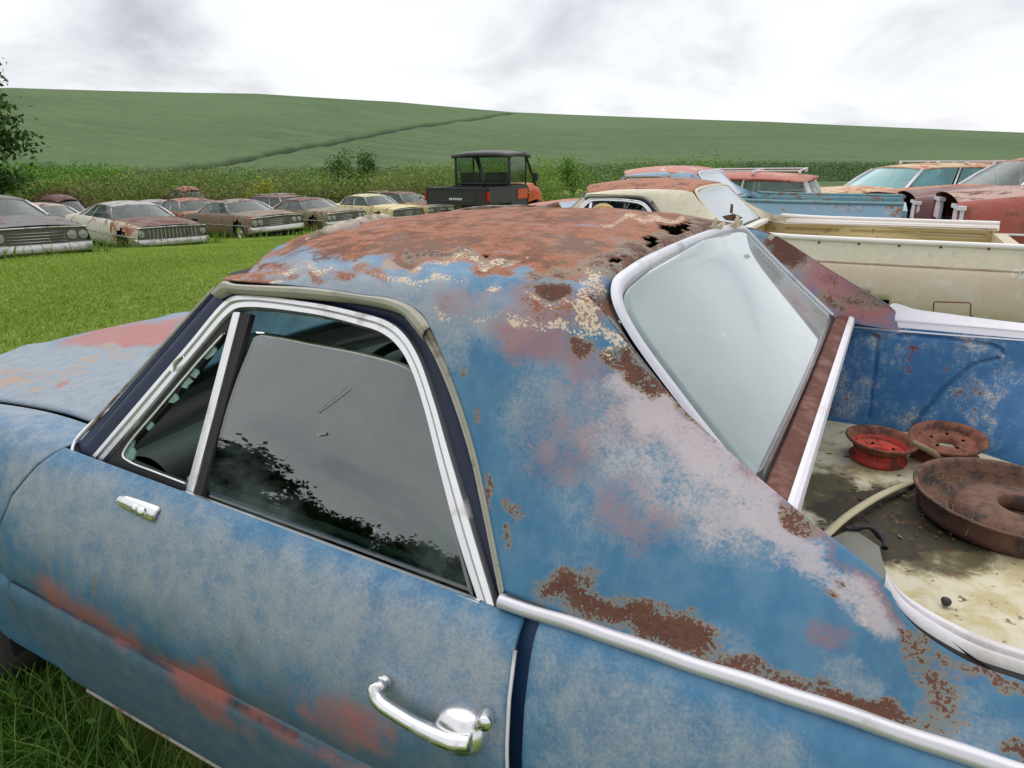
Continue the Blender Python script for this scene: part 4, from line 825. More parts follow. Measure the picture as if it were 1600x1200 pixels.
    st = MB().tube(catmull([(.62, -.68, .48), (.90, -.68, .50), (1.02, -.68, .55), (1.13, -.68, .80), (1.15, -.68, .93)], 24), .001, 4).V[0]
    prof = catmull([(.60, 0, .42), (.60, 0, .52), (.72, 0, .565), (.95, 0, .545), (1.02, 0, .58), (1.08, 0, .80), (1.12, 0, .93), (1.17, 0, .945), (1.20, 0, .90), (1.20, 0, .5)], 50)
    ys = np.linspace(-.68, .68, 41); G = prof[None]+np.stack([0*ys, ys, 0*ys], -1)[:, None]; G[..., 2] += (.008*np.sin(ys*38))[:, None]*np.ones(50)[None]
    gmesh('bench_seat', G, mt['seat'], root)
    a = np.linspace(0, 2*math.pi, 49)[:-1]; R = rot('Y', -62)
    ring = np.array([(0.195*math.cos(t), .195*math.sin(t), 0) for t in a])@R.T+np.array((.36, -.36, .90))
    mb = MB(); loop = np.vstack([ring, ring[:2]]); mb.tube(loop, .011, 8, cap=False); c = np.array((.345, -.36, .885))
    for k in (4, 20, 36): mb.tube(np.array([c, ring[k]]), .009, 6)
    mb.tube(np.array([c+(.02, 0, .01), c-(.25, 0, .14)]), .03, 10); mb.build('steering_wheel', M_BLACK, root)
    for sg in (-1, 1): MB().box((-.22, sg*.80-.015, .25), (.03, sg*.80+.015, .875)).build('kick_panel', M_BLACK, root, smooth=False)
    MB().box((-.17, -.80, .25), (-.13, .80, .872)).build('firewall', M_BLACK, root, smooth=False)
    for (x, sg, ax) in ((AX_F, -1, 0), (AX_F, 1, 0), (AX_R, -1, 0), (AX_R, 1, 0)):
        wheel(root, x, sg*.80, -1*sg if False else (1 if sg < 0 else -1))
    # dark wheel wells
    for x in (AX_F, AX_R):
        for sg in (-1, 1):
            a = np.linspace(-.1, math.pi+.1, 24); G = np.stack([np.stack([x+.42*np.cos(a), np.full(24, y), .33+.42*np.sin(a)], -1) for y in (sg*.93, sg*.62)]); gmesh('wheel_well', G, M_BLACK, root)

def cab_details(root):
    """small things only the near pickup shows"""
    # remote mirror bracket on the door
    c0, c1 = onS((188, 780), .008), onS((252, 806), .008)
    P = np.array([c0, c0*.7+c1*.3, c0*.35+c1*.65, c1])
    mb = MB(); mb.tube(catmull(P, 16), np.interp(np.linspace(0, 1, 16), [0, .15, .6, .9, 1], [.009, .014, .017, .018, .016]), 12, flat=.75, up=(0, -.6, .8)); b = mb.build('mirror_bracket', M_CHROME, root)
    mb = MB(); q = c0*.30+c1*.70+np.array((0, -.017, .006)); mb.lathe([(.0, .004), (.007, .003), (.009, -.004)], q, 14, rot('X', 70)); mb.build('screw', M_CHROME, b); q2 = c0*.5+c1*.5+np.array((0, -.012, .004)); MB().lathe([(.0, .004), (.006, .003), (.008, -.004)], q2, 14, rot('X', 70)).build('screw', M_CHROME, b)
    # door handle: grip arm, push-button housing
    y0 = -.957
    path = catmull([atY((604, 1066), y0), atY((598, 1068), y0-.016), atY((586, 1078), y0-.030), atY((592, 1094), y0-.036), atY((625, 1118), y0-.038), atY((665, 1140), y0-.038), atY((705, 1156), y0-.036), atY((738, 1160), y0-.030)], 50)
    h = empty('door_handle'); h.parent = root
    MB().tube(path, np.interp(np.linspace(0, 1, 50), [0, .12, .25, .6, .85, 1], [.010, .0095, .009, .0095, .012, .011]), 16, flat=1.25, up=(0, -1, .1)).build('grip', M_CHROME, h)
    c = atY((722, 1138), y0-.008); R = rot('X', 82)@rot('Z', 0)
    mb = MB(); pr = [(.0, .030), (.014, .029), (.026, .024), (.034, .013), (.037, .0), (.036, -.016)]
    a = np.arange(28)/28*2*math.pi
    G = np.array([[(r*1.15*math.cos(t)+(.006 if r < .02 else 0), r*.92*math.sin(t), hh) for t in a] for r, hh in pr])@R.T+c; mb.grid(G, closev=True); mb.build('button_housing', M_CHROME, h)
    c = atY((758, 1126), y0-.012); MB().lathe([(.0, .010), (.009, .0095), (.0105, .006), (.0105, -.012)], c, 18, rot('X', 82)@rot('Y', 20)).build('push_button', M_CHROME, h)
    c = atY((708, 1176), y0-.001); MB().lathe([(.0, .004), (.007, .004), (.0105, .003), (.012, -.004)], c, 20, rot('X', 84)).build('key_lock', M_CHROME, h)
    # bright edge guard on the door
    g = []
    for z in np.linspace(.34, .855, 30):
        x = door_rear(z); y = side_y(z); g.append((x+.0015, y-.001, z))
    MB().tube(np.array(g), .003, 6).build('edge_guard', M_WHITE, root)
    # lock button behind the glass, broken vent glass shards
    b = onG((590, 842), -.022); MB().lathe([(0, .020), (.006, .018), (.007, .012), (.004, .006), (.003, -.03)], b, 12).build('lock_button', plain('pale_knob', lin(150, 170, 160), .4), root)
    rr = random.Random(3)
    sh = empty('broken_vent_glass'); sh.parent = root
    base = [(192, 705), (205, 722), (200, 690), (228, 664), (246, 641), (262, 622), (278, 602), (295, 583), (318, 556)]
    def shard(pts):
        V = gpath(pts, .003); n = len(V); V2 = V+np.array((0, .004, 0)); F = [tuple(range(n)), tuple(range(2*n-1, n-1, -1))]+[(i, (i+1) % n, n+(i+1) % n, n+i) for i in range(n)]
        mesh('shard', np.vstack([V, V2]), F, M_SHARD, sh, smooth=False)
    shard([(194, 713), (197, 702), (205, 690), (210, 688), (207, 700), (211, 708), (208, 718), (203, 722)])
    for x0, y0_, k in ((228, 668, 12), (262, 628, 18), (282, 604, 20), (296, 586, 14), (318, 560, 26)):
        dx, dy = .63, -.77; n2 = 4; pts = [(x0, y0_), (x0+dx*k, y0_+dy*k)]
        for j in range(n2): f = 1-(j+.5)/n2; pts.append((x0+dx*k*f+rr.uniform(3, 9), y0_+dy*k*f+rr.uniform(3, 7)))
        shard(pts)
    q = onG((270, 578), .014); mb = MB(); mb.tube(np.array([q, q+(.012, 0, .016), q+(.03, .006, .03)]), [.006, .005, .003], 8); mb.build('vent_latch', M_BRIGHT, root)
    # torn pale flaps over the rear window header
    def flap(pts, y, mat, name='torn_flap'):
        V = np.array([atY(p, y_) for p, y_ in zip(pts, y)]); V = CAM+(V-CAM)*.975; c = V.mean(0); V = np.vstack([V, c+(0, 0, .004)]); n = len(pts)
        mesh(name, V, [(i, (i+1) % n, n) for i in range(n)], mat, root, smooth=False, solid=.0015)
    mf = plain('torn_vinyl', lin(206, 192, 170), .85, 0, .2, 40, .4, dirt=lin(150, 134, 112), dirtamt=.45)
    flap([(1092, 366), (1100, 358), (1112, 352), (1117, 340), (1121, 342), (1120, 352), (1130, 346), (1134, 350), (1124, 360), (1122, 372), (1116, 384), (1113, 376), (1106, 372)], [.18, .2, .22, .24, .25, .26, .3, .31, .27, .25, .22, .2, .19], mf)
    flap([(1132, 358), (1146, 348), (1152, 335), (1156, 337), (1154, 348), (1160, 344), (1158, 352), (1148, 358)], [.36, .40, .43, .44, .44, .46, .46, .42], mf)
    flap([(1140, 332), (1142, 318), (1145, 320), (1144, 334)], [.44, .45, .46, .46], M_RUSTD, 'torn_tab')
    flap([(1128, 338), (1146, 334), (1160, 340), (1150, 346), (1134, 344)], [.40, .44, .47, .45, .41], M_RUSTD, 'torn_tab')
    # cracked corner filler on the far sail
    flap([(1199, 372), (1206, 364), (1212, 368), (1204, 376)], [.60, .61, .62, .61], mf)
    # weathered roll of roof padding along the windshield header, peeled trim along the far roof edge
    P = catmull([atY((478, 378), -.42), atY((500, 368), -.36), atY((560, 352), -.22), atY((600, 344), -.08), atY((625, 346), .0)], 60)
    mr = plain('weathered_padding', lin(190, 178, 164), .95, 0, .25, 60, .8, dirt=lin(128, 116, 100), dirtamt=.5)
    rad = np.interp(np.linspace(0, 1, 60), [0, .08, .3, .6, .85, 1], [.004, .010, .016, .019, .015, .004])*(1+.12*np.sin(np.arange(60)*1.3))
    MB().tube(P, rad, 12).build('peeled_padding', mr, root)
    P1 = catmull([atY((672, 337), .45), atY((700, 331), .5), atY((725, 326), .55), atY((760, 322), .58), atY((800, 321), .6), atY((835, 321), .6), atY((858, 319), .6), atY((872, 316), .6)], 70)
    P2 = P1+np.array((0, .02, -.022))+np.stack([0*P1[:, 0], .008*np.sin(np.arange(70)*.3), .006*np.sin(np.arange(70)*.41)], 1)
    gmesh('peeled_roof_trim', np.stack([P1, P1*.5+P2*.5+(0, -.004, .004), P2]), mr, root, solid=.003)
    # open cowl end at the foot of the windshield pillar
    lipp = [atZ(p_, z_+.014) for p_, z_ in (((112, 713), .897), ((114, 697), .903), ((124, 680), .908), ((150, 655), .914), ((176, 637), .918), ((197, 625), .921))]
    MB().tube(catmull(lipp, 40), .0032, 8).build('cowl_lip', M_WHITE, root)
    lo = [atZ(p_, z_+.012) for p_, z_ in (((140, 722), .892), ((143, 712), .897), ((152, 698), .902), ((170, 676), .906), ((188, 655), .91), ((202, 632), .915))]
    gmesh('cowl_recess', np.stack([catmull(lipp, 30)+(0, 0, -.003), catmull(lipp, 30)*.5+catmull(lo, 30)*.5+(0, 0, -.016), catmull(lo, 30)+(0, 0, -.004)]), M_BLACK, root)
    # scratch and small etched mark on the door glass
    gw = plain('glass_scratch', lin(126, 140, 138), .5)
    MB().tube(catmull(gpath([(494, 644), (512, 630), (530, 615), (541, 605)], .002), 20), .0009, 5).build('glass_scratch', gw, root)
    V = gpath([(495, 677), (509, 675), (509, 679), (495, 681)], .002); mesh('glass_mark', np.vstack([V, V+(0, .001, 0)]), [(0, 1, 2, 3), (7, 6, 5, 4)], gw, root, smooth=False)
    # wire loop on the far bed rail
    w_ = catmull([atY((1458, 492), .83), atY((1459, 474), .83), atY((1462, 471), .83), atY((1514, 473), .83), atY((1518, 476), .83), atY((1516, 497), .83)], 50)
    MB().tube(poly([atY((1458, 492), .83), atY((1459, 473), .83), atY((1461, 471.5), .83), atY((1514, 473), .83), atY((1517, 475), .83), atY((1515.5, 499), .83), atY((1520, 492), .83)], 50), .0022, 6).build('wire_loop', M_RUSTD, root)
M_SHARD = glass('broken_glass_edge', (.5, .68, .62), .35, lin(150, 190, 178), .1, 1.5, 30)
BED = layered('bed_blue_paint', (lin(48, 104, 154), lin(62, 118, 166)), [('', .36, lin(120, 142, 162), lin(166, 174, 176), (.5, .5, .6, 1.0), 2.2, .30, 1.0, .6), ('', -.02, lin(180, 184, 182), lin(196, 194, 188), (.6, .8, .8, .8), 2.8, .44, .72, .6), ('', -.12, lin(150, 82, 60), lin(120, 70, 54), (1, .9, .5, 0), 3.4, .44, .56, .9)], rough=.5, attrs=False, stretch=(1.2, 1.2, .7))
def floor_mat():
    m, t, b = nodes('dirty_bed_floor'); q = NB(t); v = q.obj()
    big = q.noise(v, 3.2, 4, .5, .4); md = q.noise(v, 14, 8, .65, .3); fn = q.noise(v, 55, 6, .65)
    c = q.mix(q.step(md, .38, .62), lin(214, 206, 180), lin(192, 178, 134))
    yellow = q.step(q.math('ADD', q.attr('moss'), q.math('MULTIPLY', q.math('SUBTRACT', md, .5), 1.0)), .35, .75)
    c = q.mix(yellow, c, q.mix(fn, lin(74, 68, 44), lin(98, 92, 58)))
    c = q.mix(q.step(q.math('ADD', q.attr('dirt'), q.math('MULTIPLY', q.math('SUBTRACT', q.math('ADD', q.math('MULTIPLY', md, .6), q.math('MULTIPLY', fn, .4)), .5), 1.7)), .44, .58), c, q.mix(fn, lin(42, 37, 26), lin(72, 62, 42)))
    c = q.mix(q.step(q.math('ADD', q.math('MULTIPLY', fn, .5), q.math('MULTIPLY', q.noise(v, 21, 6, .6), .5)), .57, .62), c, lin(104, 64, 44))
    t.links.new(c, b.inputs['Base Color']); b.inputs['Roughness'].default_value = .75
    t.links.new(q.bump(q.math('ADD', md, q.math('MULTIPLY', fn, .5)), .6, .006), b.inputs['Normal']); return m
MT = dict(body=M_BLUE, jamb=M_JAMB, jamb2=M_NAVY, pillar=M_NAVY, rwtrim=plain('satin_window_trim', lin(200, 200, 208), .38, .25, .06, 20, .04, dirt=lin(168, 164, 164), dirtamt=.42), rglass=M_RGLASS, glass=M_GLASS, wglass=glass('windshield_glass', (.6, .7, .66), .10), tulip=M_RUSTB, rail=M_WHITE, bedwall=BED, floor=floor_mat(), rustcap=layered('red_rust', (lin(140, 78, 74), lin(126, 70, 64)), [('', .4, lin(96, 58, 48), lin(84, 52, 46), (.6, .9, .6, 0), 2.6, .42, .66, .9)], attrs=False, rough=.8), mould=plain('moulding_alloy', lin(206, 204, 210), .32, .55, .06, 20, .04, dirt=lin(150, 140, 128), dirtamt=.38), seat=M_SEAT)
PK = empty('coupe_pickup'); tag(PK, 'faded blue two-door coupe pickup with rusted roof and rusty wheel rims in its bed', 'pickup', 'coupe pickups parked side by side')
pickup(PK, MT, True); cab(PK, MT, True); cab_details(PK)
for o in PK.children:                                          # dirt masks on the bed floor
    if o.name.startswith('bed_floor'):
        V = np.array([v.co for v in o.data.vertices]); P, _ = proj(V)
        def bl(items): 
            a = np.zeros(len(P))
            for cx_, cy_, rx, ry, s in items: a = np.maximum(a, np.clip((1.5-np.hypot((P[:, 0]-cx_)/rx, (P[:, 1]-cy_)/ry))/1.0, 0, 1)*s)
            return a
        for nm, it in (('moss', [(1400, 820, 150, 70, .9), (1290, 770, 60, 50, .8), (1480, 870, 110, 40, .7)]), ('dirt', [(1370, 800, 110, 40, .85), (1260, 730, 70, 40, .30), (1500, 830, 120, 32, .9), (1400, 850, 50, 30, .9), (1540, 930, 110, 60, .16), (1320, 730, 60, 30, .14), (1300, 660, 60, 20, .05), (1360, 715, 40, 14, .4), (1300, 780, 60, 30, .45), (1450, 880, 60, 20, .35)])):
            at = o.data.attributes.new(nm, 'FLOAT', 'POINT'); at.data.foreach_set('value', bl(it).astype(np.float32))
# ------------------------------------------------------------------ things lying in the bed
def rimthing(name, prof, loc, mats, label, cat, tilt=(0, 0), holes=0, hub=None, group=None):
    e = empty(name, loc); e.rotation_euler = (math.radians(tilt[0]), math.radians(tilt[1]), 0)
    return e
FZ = .667
RED = layered('red_rim_paint', (lin(206, 66, 44), lin(190, 56, 42)), [('', .36, lin(150, 70, 54), lin(110, 60, 48), (.5, .8, .6, 0), 2.6, .42, .62, .8)], attrs=False, rough=.55)
RIMB = layered('rusted_rim', (lin(138, 84, 62), lin(120, 76, 60)), [('', .40, lin(90, 58, 46), lin(80, 54, 44), (.6, .8, .6, 0), 2.4, .42, .66, .9)], attrs=False, rough=.8)
e = empty('wheel_rim', (1.488, .47, FZ)); e.scale = (.66, .66, .72); tag(e, 'small red-painted steel wheel rim lying flat in the blue truck bed', 'wheel rim', 'rims lying in the truck bed'); e.rotation_euler = (.05, .03, .4)
MB().lathe([(.100, .003), (.110, .0), (.114, .010), (.102, .018), (.098, .035), (.102, .056), (.116, .068)], n=44).build('barrel', RED, e)
MB().lathe([(.115, .066), (.126, .076), (.138, .081), (.141, .088), (.134, .092), (.121, .086), (.113, .078), (.106, .056), (.098, .046)], n=44).build('flange', RIMB, e)
MB().lathe([(.104, .048), (.085, .036), (.06, .034), (.045, .042), (.034, .038), (.03, .02)], n=44).build('disc', RED, e)
e = empty('wheel_rim', (1.655, .56, FZ+.004)); e.scale = (.60, .60, .66); e.rotation_euler = (.16, -.04, 0); tag(e, 'brown rusted steel wheel rim leaning on the bed wall behind the red rim', 'wheel rim', 'rims lying in the truck bed')
MB().lathe([(.13, .0), (.142, .004), (.137, .014), (.125, .03), (.125, .07), (.14, .085), (.158, .09), (.162, .098), (.15, .103), (.135, .096), (.12, .075)], n=44).build('barrel', RIMB, e)
MB().lathe([(.121, .074), (.10, .066), (.08, .078), (.055, .080), (.042, .070), (.036, .05)], n=44).build('disc', RIMB, e)
DRUM = layered('rusted_drum', (lin(118, 84, 66), lin(100, 70, 56)), [('', .36, lin(74, 56, 48), lin(66, 60, 58), (.6, .8, .6, 0), 2.6, .42, .66, .9)], attrs=False, rough=.8)
e = empty('steel_drum', (1.765, .225, FZ)); e.scale = (.78, .78, .72); tag(e, 'large shallow rusted steel drum with twigs inside, lying in the truck bed', 'drum'); e.rotation_euler = (.02, .03, 0)
MB().lathe([(.0, .006), (.225, .004), (.240, .010), (.246, .03), (.249, .072), (.256, .080), (.261, .085), (.258, .090), (.249, .088), (.242, .078), (.235, .03), (.22, .016), (.0, .012)], n=72).build('pan', DRUM, e)
MB().lathe([(.180, .014), (.178, .035), (.165, .055), (.14, .066), (.11, .071), (.072, .073), (.066, .068), (.064, .04), (.07, .02)], (.03, -.02, 0), n=56).build('hub_disc', DRUM, e)
for o_ in [o for o in COL.objects if o.name.startswith('disc')]:     # black caps painting the shade of bolt holes onto the discs
    for k in range(5):
        a_ = k*1.2566+.3; r_ = .072 if o_.data.materials[0] == RED else .066; z_ = .0365 if o_.data.materials[0] == RED else .0815
        MB().lathe([(.0, .001), (.007, .001), (.008, -.004)], (r_*math.cos(a_), r_*math.sin(a_), z_), 10).build('lug_hole_shade', M_MATTE, o_)
rr = random.Random(5)
tw = plain('dry_twigs', lin(122, 104, 82), .9, 0, .3, 30)
for k in range(26):
    a = rr.uniform(2.2, 4.4); r0 = rr.uniform(.185, .225); x, y = r0*math.cos(a), r0*math.sin(a); b_ = rr.uniform(0, 6.3); l = rr.uniform(.03, .09)
    P = catmull([(x, y, .03+rr.uniform(0, .05)), (x+l*.5*math.cos(b_)+.01, y+l*.5*math.sin(b_), .045+rr.uniform(0, .04)), (x+l*math.cos(b_), y+l*math.sin(b_), .035+rr.uniform(0, .05))], 6)
    MB().tube(P, .0012, 4).build('twig', tw, e)
o = MB().tube(catmull([atZ((1286, 840), FZ+.016), atZ((1322, 808), FZ+.022), atZ((1372, 776), FZ+.024), atZ((1418, 756), FZ+.014), atZ((1440, 746), FZ+.010)], 40), .010, 10, flat=.6).build('rubber_strip', plain('pale_strip', lin(198, 186, 150), .7, 0, .2, 20, .3), None); tag(o, 'pale beige bent strip lying across the dirty bed floor', 'strip')
o = MB().tube(catmull([atZ((1424, 690), FZ+.09), atZ((1440, 698), FZ+.08), atZ((1455, 706), FZ+.06), atZ((1470, 716), FZ+.03)], 16), .008, 8).build('wooden_stick', plain('grey_stick', lin(150, 128, 100), .9, 0, .3, 30, .4), None); tag(o, 'short weathered stick lying over the edge of the red rim', 'stick')
o = MB().tube(catmull([atZ((1498, 822), FZ+.008), atZ((1530, 826), FZ+.012), atZ((1570, 842), FZ+.01), atZ((1640, 878), FZ+.008)], 30), .004, 6).build('wire', M_RUSTD, None); tag(o, 'thin brown wire lying below the large drum', 'wire')
V = np.array([(1.41, -.08, FZ+.008), (1.45, -.02, FZ+.012), (1.505, -.075, FZ+.012), (1.515, -.15, FZ+.01), (1.54, -.25, FZ+.01), (1.48, -.33, FZ+.008), (1.40, -.30, FZ+.006)])
o = mesh('plastic_panel', np.vstack([V, V+(0, 0, .006)]), [tuple(range(6, -1, -1)), tuple(range(7, 14))]+[(i, (i+1) % 7, 7+(i+1) % 7, 7+i) for i in range(7)], plain('grey_plastic', lin(120, 120, 108), .5, 0, .15, 10), None, smooth=False); tag(o, 'flat grey scrap panel on the bed floor under the near rail', 'scrap panel')
o = MB().tube(catmull([(1.44, -.03, FZ+.018), (1.48, -.015, FZ+.026), (1.51, -.05, FZ+.024), (1.515, -.075, FZ+.016)], 14), [.006+.003*math.sin(i) for i in range(14)], 7).build('seal_scrap', M_RUBBER, None); tag(o, 'short black rubber scrap beside the grey panel', 'rubber scrap')
def pebble(name, c, s, mat, label, sd):
    r_ = np.random.default_rng(sd); th = np.linspace(0, math.pi, 9); ph = np.arange(14)/14*2*math.pi
    G = np.array([[(s[0]*math.sin(t)*math.cos(p)*(1+.12*math.sin(3*p+sd)), s[1]*math.sin(t)*math.sin(p)*(1+.1*math.cos(2*p)), s[2]*math.cos(t)) for p in ph] for t in th])+np.array(c)
    o = MB().grid(G, closev=True).build(name, mat, None); tag(o, label, 'stone'); return o
def litter():
    rg = np.random.default_rng(9); n = 700; X = rg.uniform(1.35, 2.0, n); Y = rg.uniform(-.6, .7, n); P, _ = proj(np.stack([X, Y, X*0+FZ], 1))
    k = rg.uniform(0, 1, n) < np.clip(1.2-np.hypot((P[:, 0]-1440)/190, (P[:, 1]-810)/90), .06, 1); X, Y = X[k], Y[k]; n = len(X)
    V, F, T = leaves(np.stack([X, Y, FZ+.004+rg.uniform(0, .004, n)], 1), rg.uniform(.006, .022, n), rg.uniform(0, 1, n), rg, .5, (.12, 0), True)
    tag(mesh('leaf_litter', V, F, leaf_mat('dry_litter', lin(70, 58, 40), lin(110, 96, 62), lin(150, 132, 96)), None, smooth=False, attrs={'tone': T}), 'dry leaf litter and flakes on the bed floor', 'litter', kind='stuff')
litter()
p = atZ((1478, 940), FZ+.008); pebble('pebble', p, (.009, .012, .008), plain('black_stone', lin(50, 48, 50), .6), 'black pebble lying on the pale patch of the bed floor', 1)
# ------------------------------------------------------------------ the other two coupe pickups
def sheet(name, base, rust=.3, seed=0.0, chalk=None, cols=None, sc=.8, rough=.55):
    c1, c2 = cols or (lin(128, 76, 54), lin(104, 64, 50)); rust = rust-.06
    ly = []
    if chalk: ly.append(('', .42, chalk, chalk, (.7, .5, .3, .5), 2.2, .30, .9, .65))
    ly.append(('', rust, c1, c2, (.9, .8, .5, .2), 2.8, .42, .64, .9))
    b2 = tuple(c*.90 for c in base[:3])+(1,)
    return layered(name, (base, b2), ly, rough=rough, bumps=.2, attrs=False, seed=seed, sc=sc)
def second_pickup(loc, rz, body, roof, rail, bed, label, seed, seat=None, mirror=False, trimc=None, sail=None):
    e = empty('coupe_pickup', loc, rz); tag(e, label, 'pickup', 'coupe pickups parked side by side')
    mt = dict(body=body, jamb=M_JAMB, jamb2=M_NAVY, pillar=body, rwtrim=trimc or rail, rglass=M_RGLASS2, glass=M_BGLASS, wglass=M_BGLASS, tulip=body, rail=rail, bedwall=bed, floor=bed, rustcap=body, mould=body, seat=M_SEAT, roof=roof, sail=sail)
    pickup(e, mt, False); cab(e, mt, False)
    return e
M_RGLASS2 = glass('pale_rear_glass', (.6, .66, .66), .66, lin(200, 210, 216), .05, 1.5, 1.5)
TANP = sheet('tan_paint', lin(192, 176, 150), -.6, 3.1, lin(196, 188, 170)); CREAMP = sheet('peeling_cream_paint', lin(212, 204, 180), -.12, 4.2, None, (lin(170, 130, 90), lin(150, 120, 90)), 1.4)
ROOFR = layered('rusted_roof_skin', (lin(170, 112, 82), lin(150, 96, 74)), [('', .44, lin(190, 140, 96), lin(176, 128, 96), (.8, .6, .3, 0), 2.4, .4, .8, .85), ('', .36, lin(120, 74, 66), lin(110, 70, 64), (.9, .8, .3, 0), 2.6, .42, .7, .9)], attrs=False, rough=.8)
BEDT = sheet('tan_bed_paint', lin(168, 150, 98), .12, 6.0, lin(182, 166, 120), (lin(120, 100, 60), lin(140, 116, 70)))
OFFW = plain('off_white_rail', lin(238, 232, 228), .5, 0, .06, 9, .05)
TZ = float(height(np.array([1.0]), np.array([2.7]))[0])
tan = second_pickup((-.86, 3.92, -.02), 0, TANP, ROOFR, OFFW, BEDT, 'tan coupe pickup with rusted roof and cream cab beside the blue one', 1, trimc=CREAMP, sail=CREAMP)
for o in tan.children:
    n_ = o.name.split('.')[0]
    if n_ in ('sail_inner', 'windshield_pillar', 'tulip_panel'): o.data.materials[0] = CREAMP
    if n_ == 'quarter_panel': o.data.materials[0] = TANP
mb = MB(); th = np.linspace(0, math.pi, 12); ph = np.arange(18)/18*2*math.pi
mb.grid(np.array([[(.085*math.sin(t)*math.cos(p), .05*math.sin(t)*math.sin(p), .055*math.cos(t)) for p in ph] for t in th])+np.array((.52, -.93, 1.16)), closev=True); mb.tube(np.array([(.48, -.86, .90), (.50, -.92, 1.04), (.52, -.93, 1.12)]), .012, 8)
mb.build('door_mirror', sheet('orange_mirror', lin(190, 150, 96), .35, 2.0, None, (lin(150, 104, 66), lin(130, 110, 80))), tan)
# rivets and script emblem on the tan bed side
TL = np.array((-.86, 3.92, -.02))
for px_, py_ in ((1280, 379), (1342, 381), (1405, 384), (1470, 386), (1545, 389)):
    MB().lathe([(0, .006), (.006, .004), (.009, 0)], atY((px_, py_), TL[1]-.875)-TL, 8, rot('X', 80)).build('rivet', M_RUSTD, tan)
em = MB(); E0 = atY((1580, 434), TL[1]-.968)-TL; x0 = E0[0]; z0_ = E0[2]-.01
for pts in ([(0, .02), (.012, .045), (.022, .02), (.012, .012), (.026, .018)], [(.026, .018), (.036, .05), (.04, .02), (.05, .018)], [(.062, .02), (.072, .042), (.085, .036), (.072, .022), (.09, .018)], [(.09, .018), (.1, .03), (.108, .018), (.12, .028), (.13, .018), (.145, .026)], [(0, .008), (.15, .008)]):
    em.tube(catmull([(x0+a*1.2, -.970, z0_+b*1.2) for a, b in pts], 14), .003, 6)
em.build('script_emblem', M_BRIGHT, tan)
LB = sheet('light_blue_paint', lin(128, 164, 186), .26, 9.0, lin(164, 180, 192), (lin(158, 110, 82), lin(140, 100, 80))); TEAL = sheet('teal_bed_paint', lin(104, 146, 156), .30, 9.7, lin(140, 166, 166), (lin(150, 108, 80), lin(120, 96, 80)))
ROOF3 = sheet('red_white_roof', lin(176, 104, 84), .28, 8.3, None, (lin(214, 206, 196), lin(196, 184, 172)))
second_pickup((-1.50, 6.55, .05), math.radians(.3), LB, ROOF3, TEAL, TEAL, 'light blue coupe pickup with rusty teal bed behind the tan one', 2, trimc=plain('pale_trim', lin(196, 206, 220), .4))
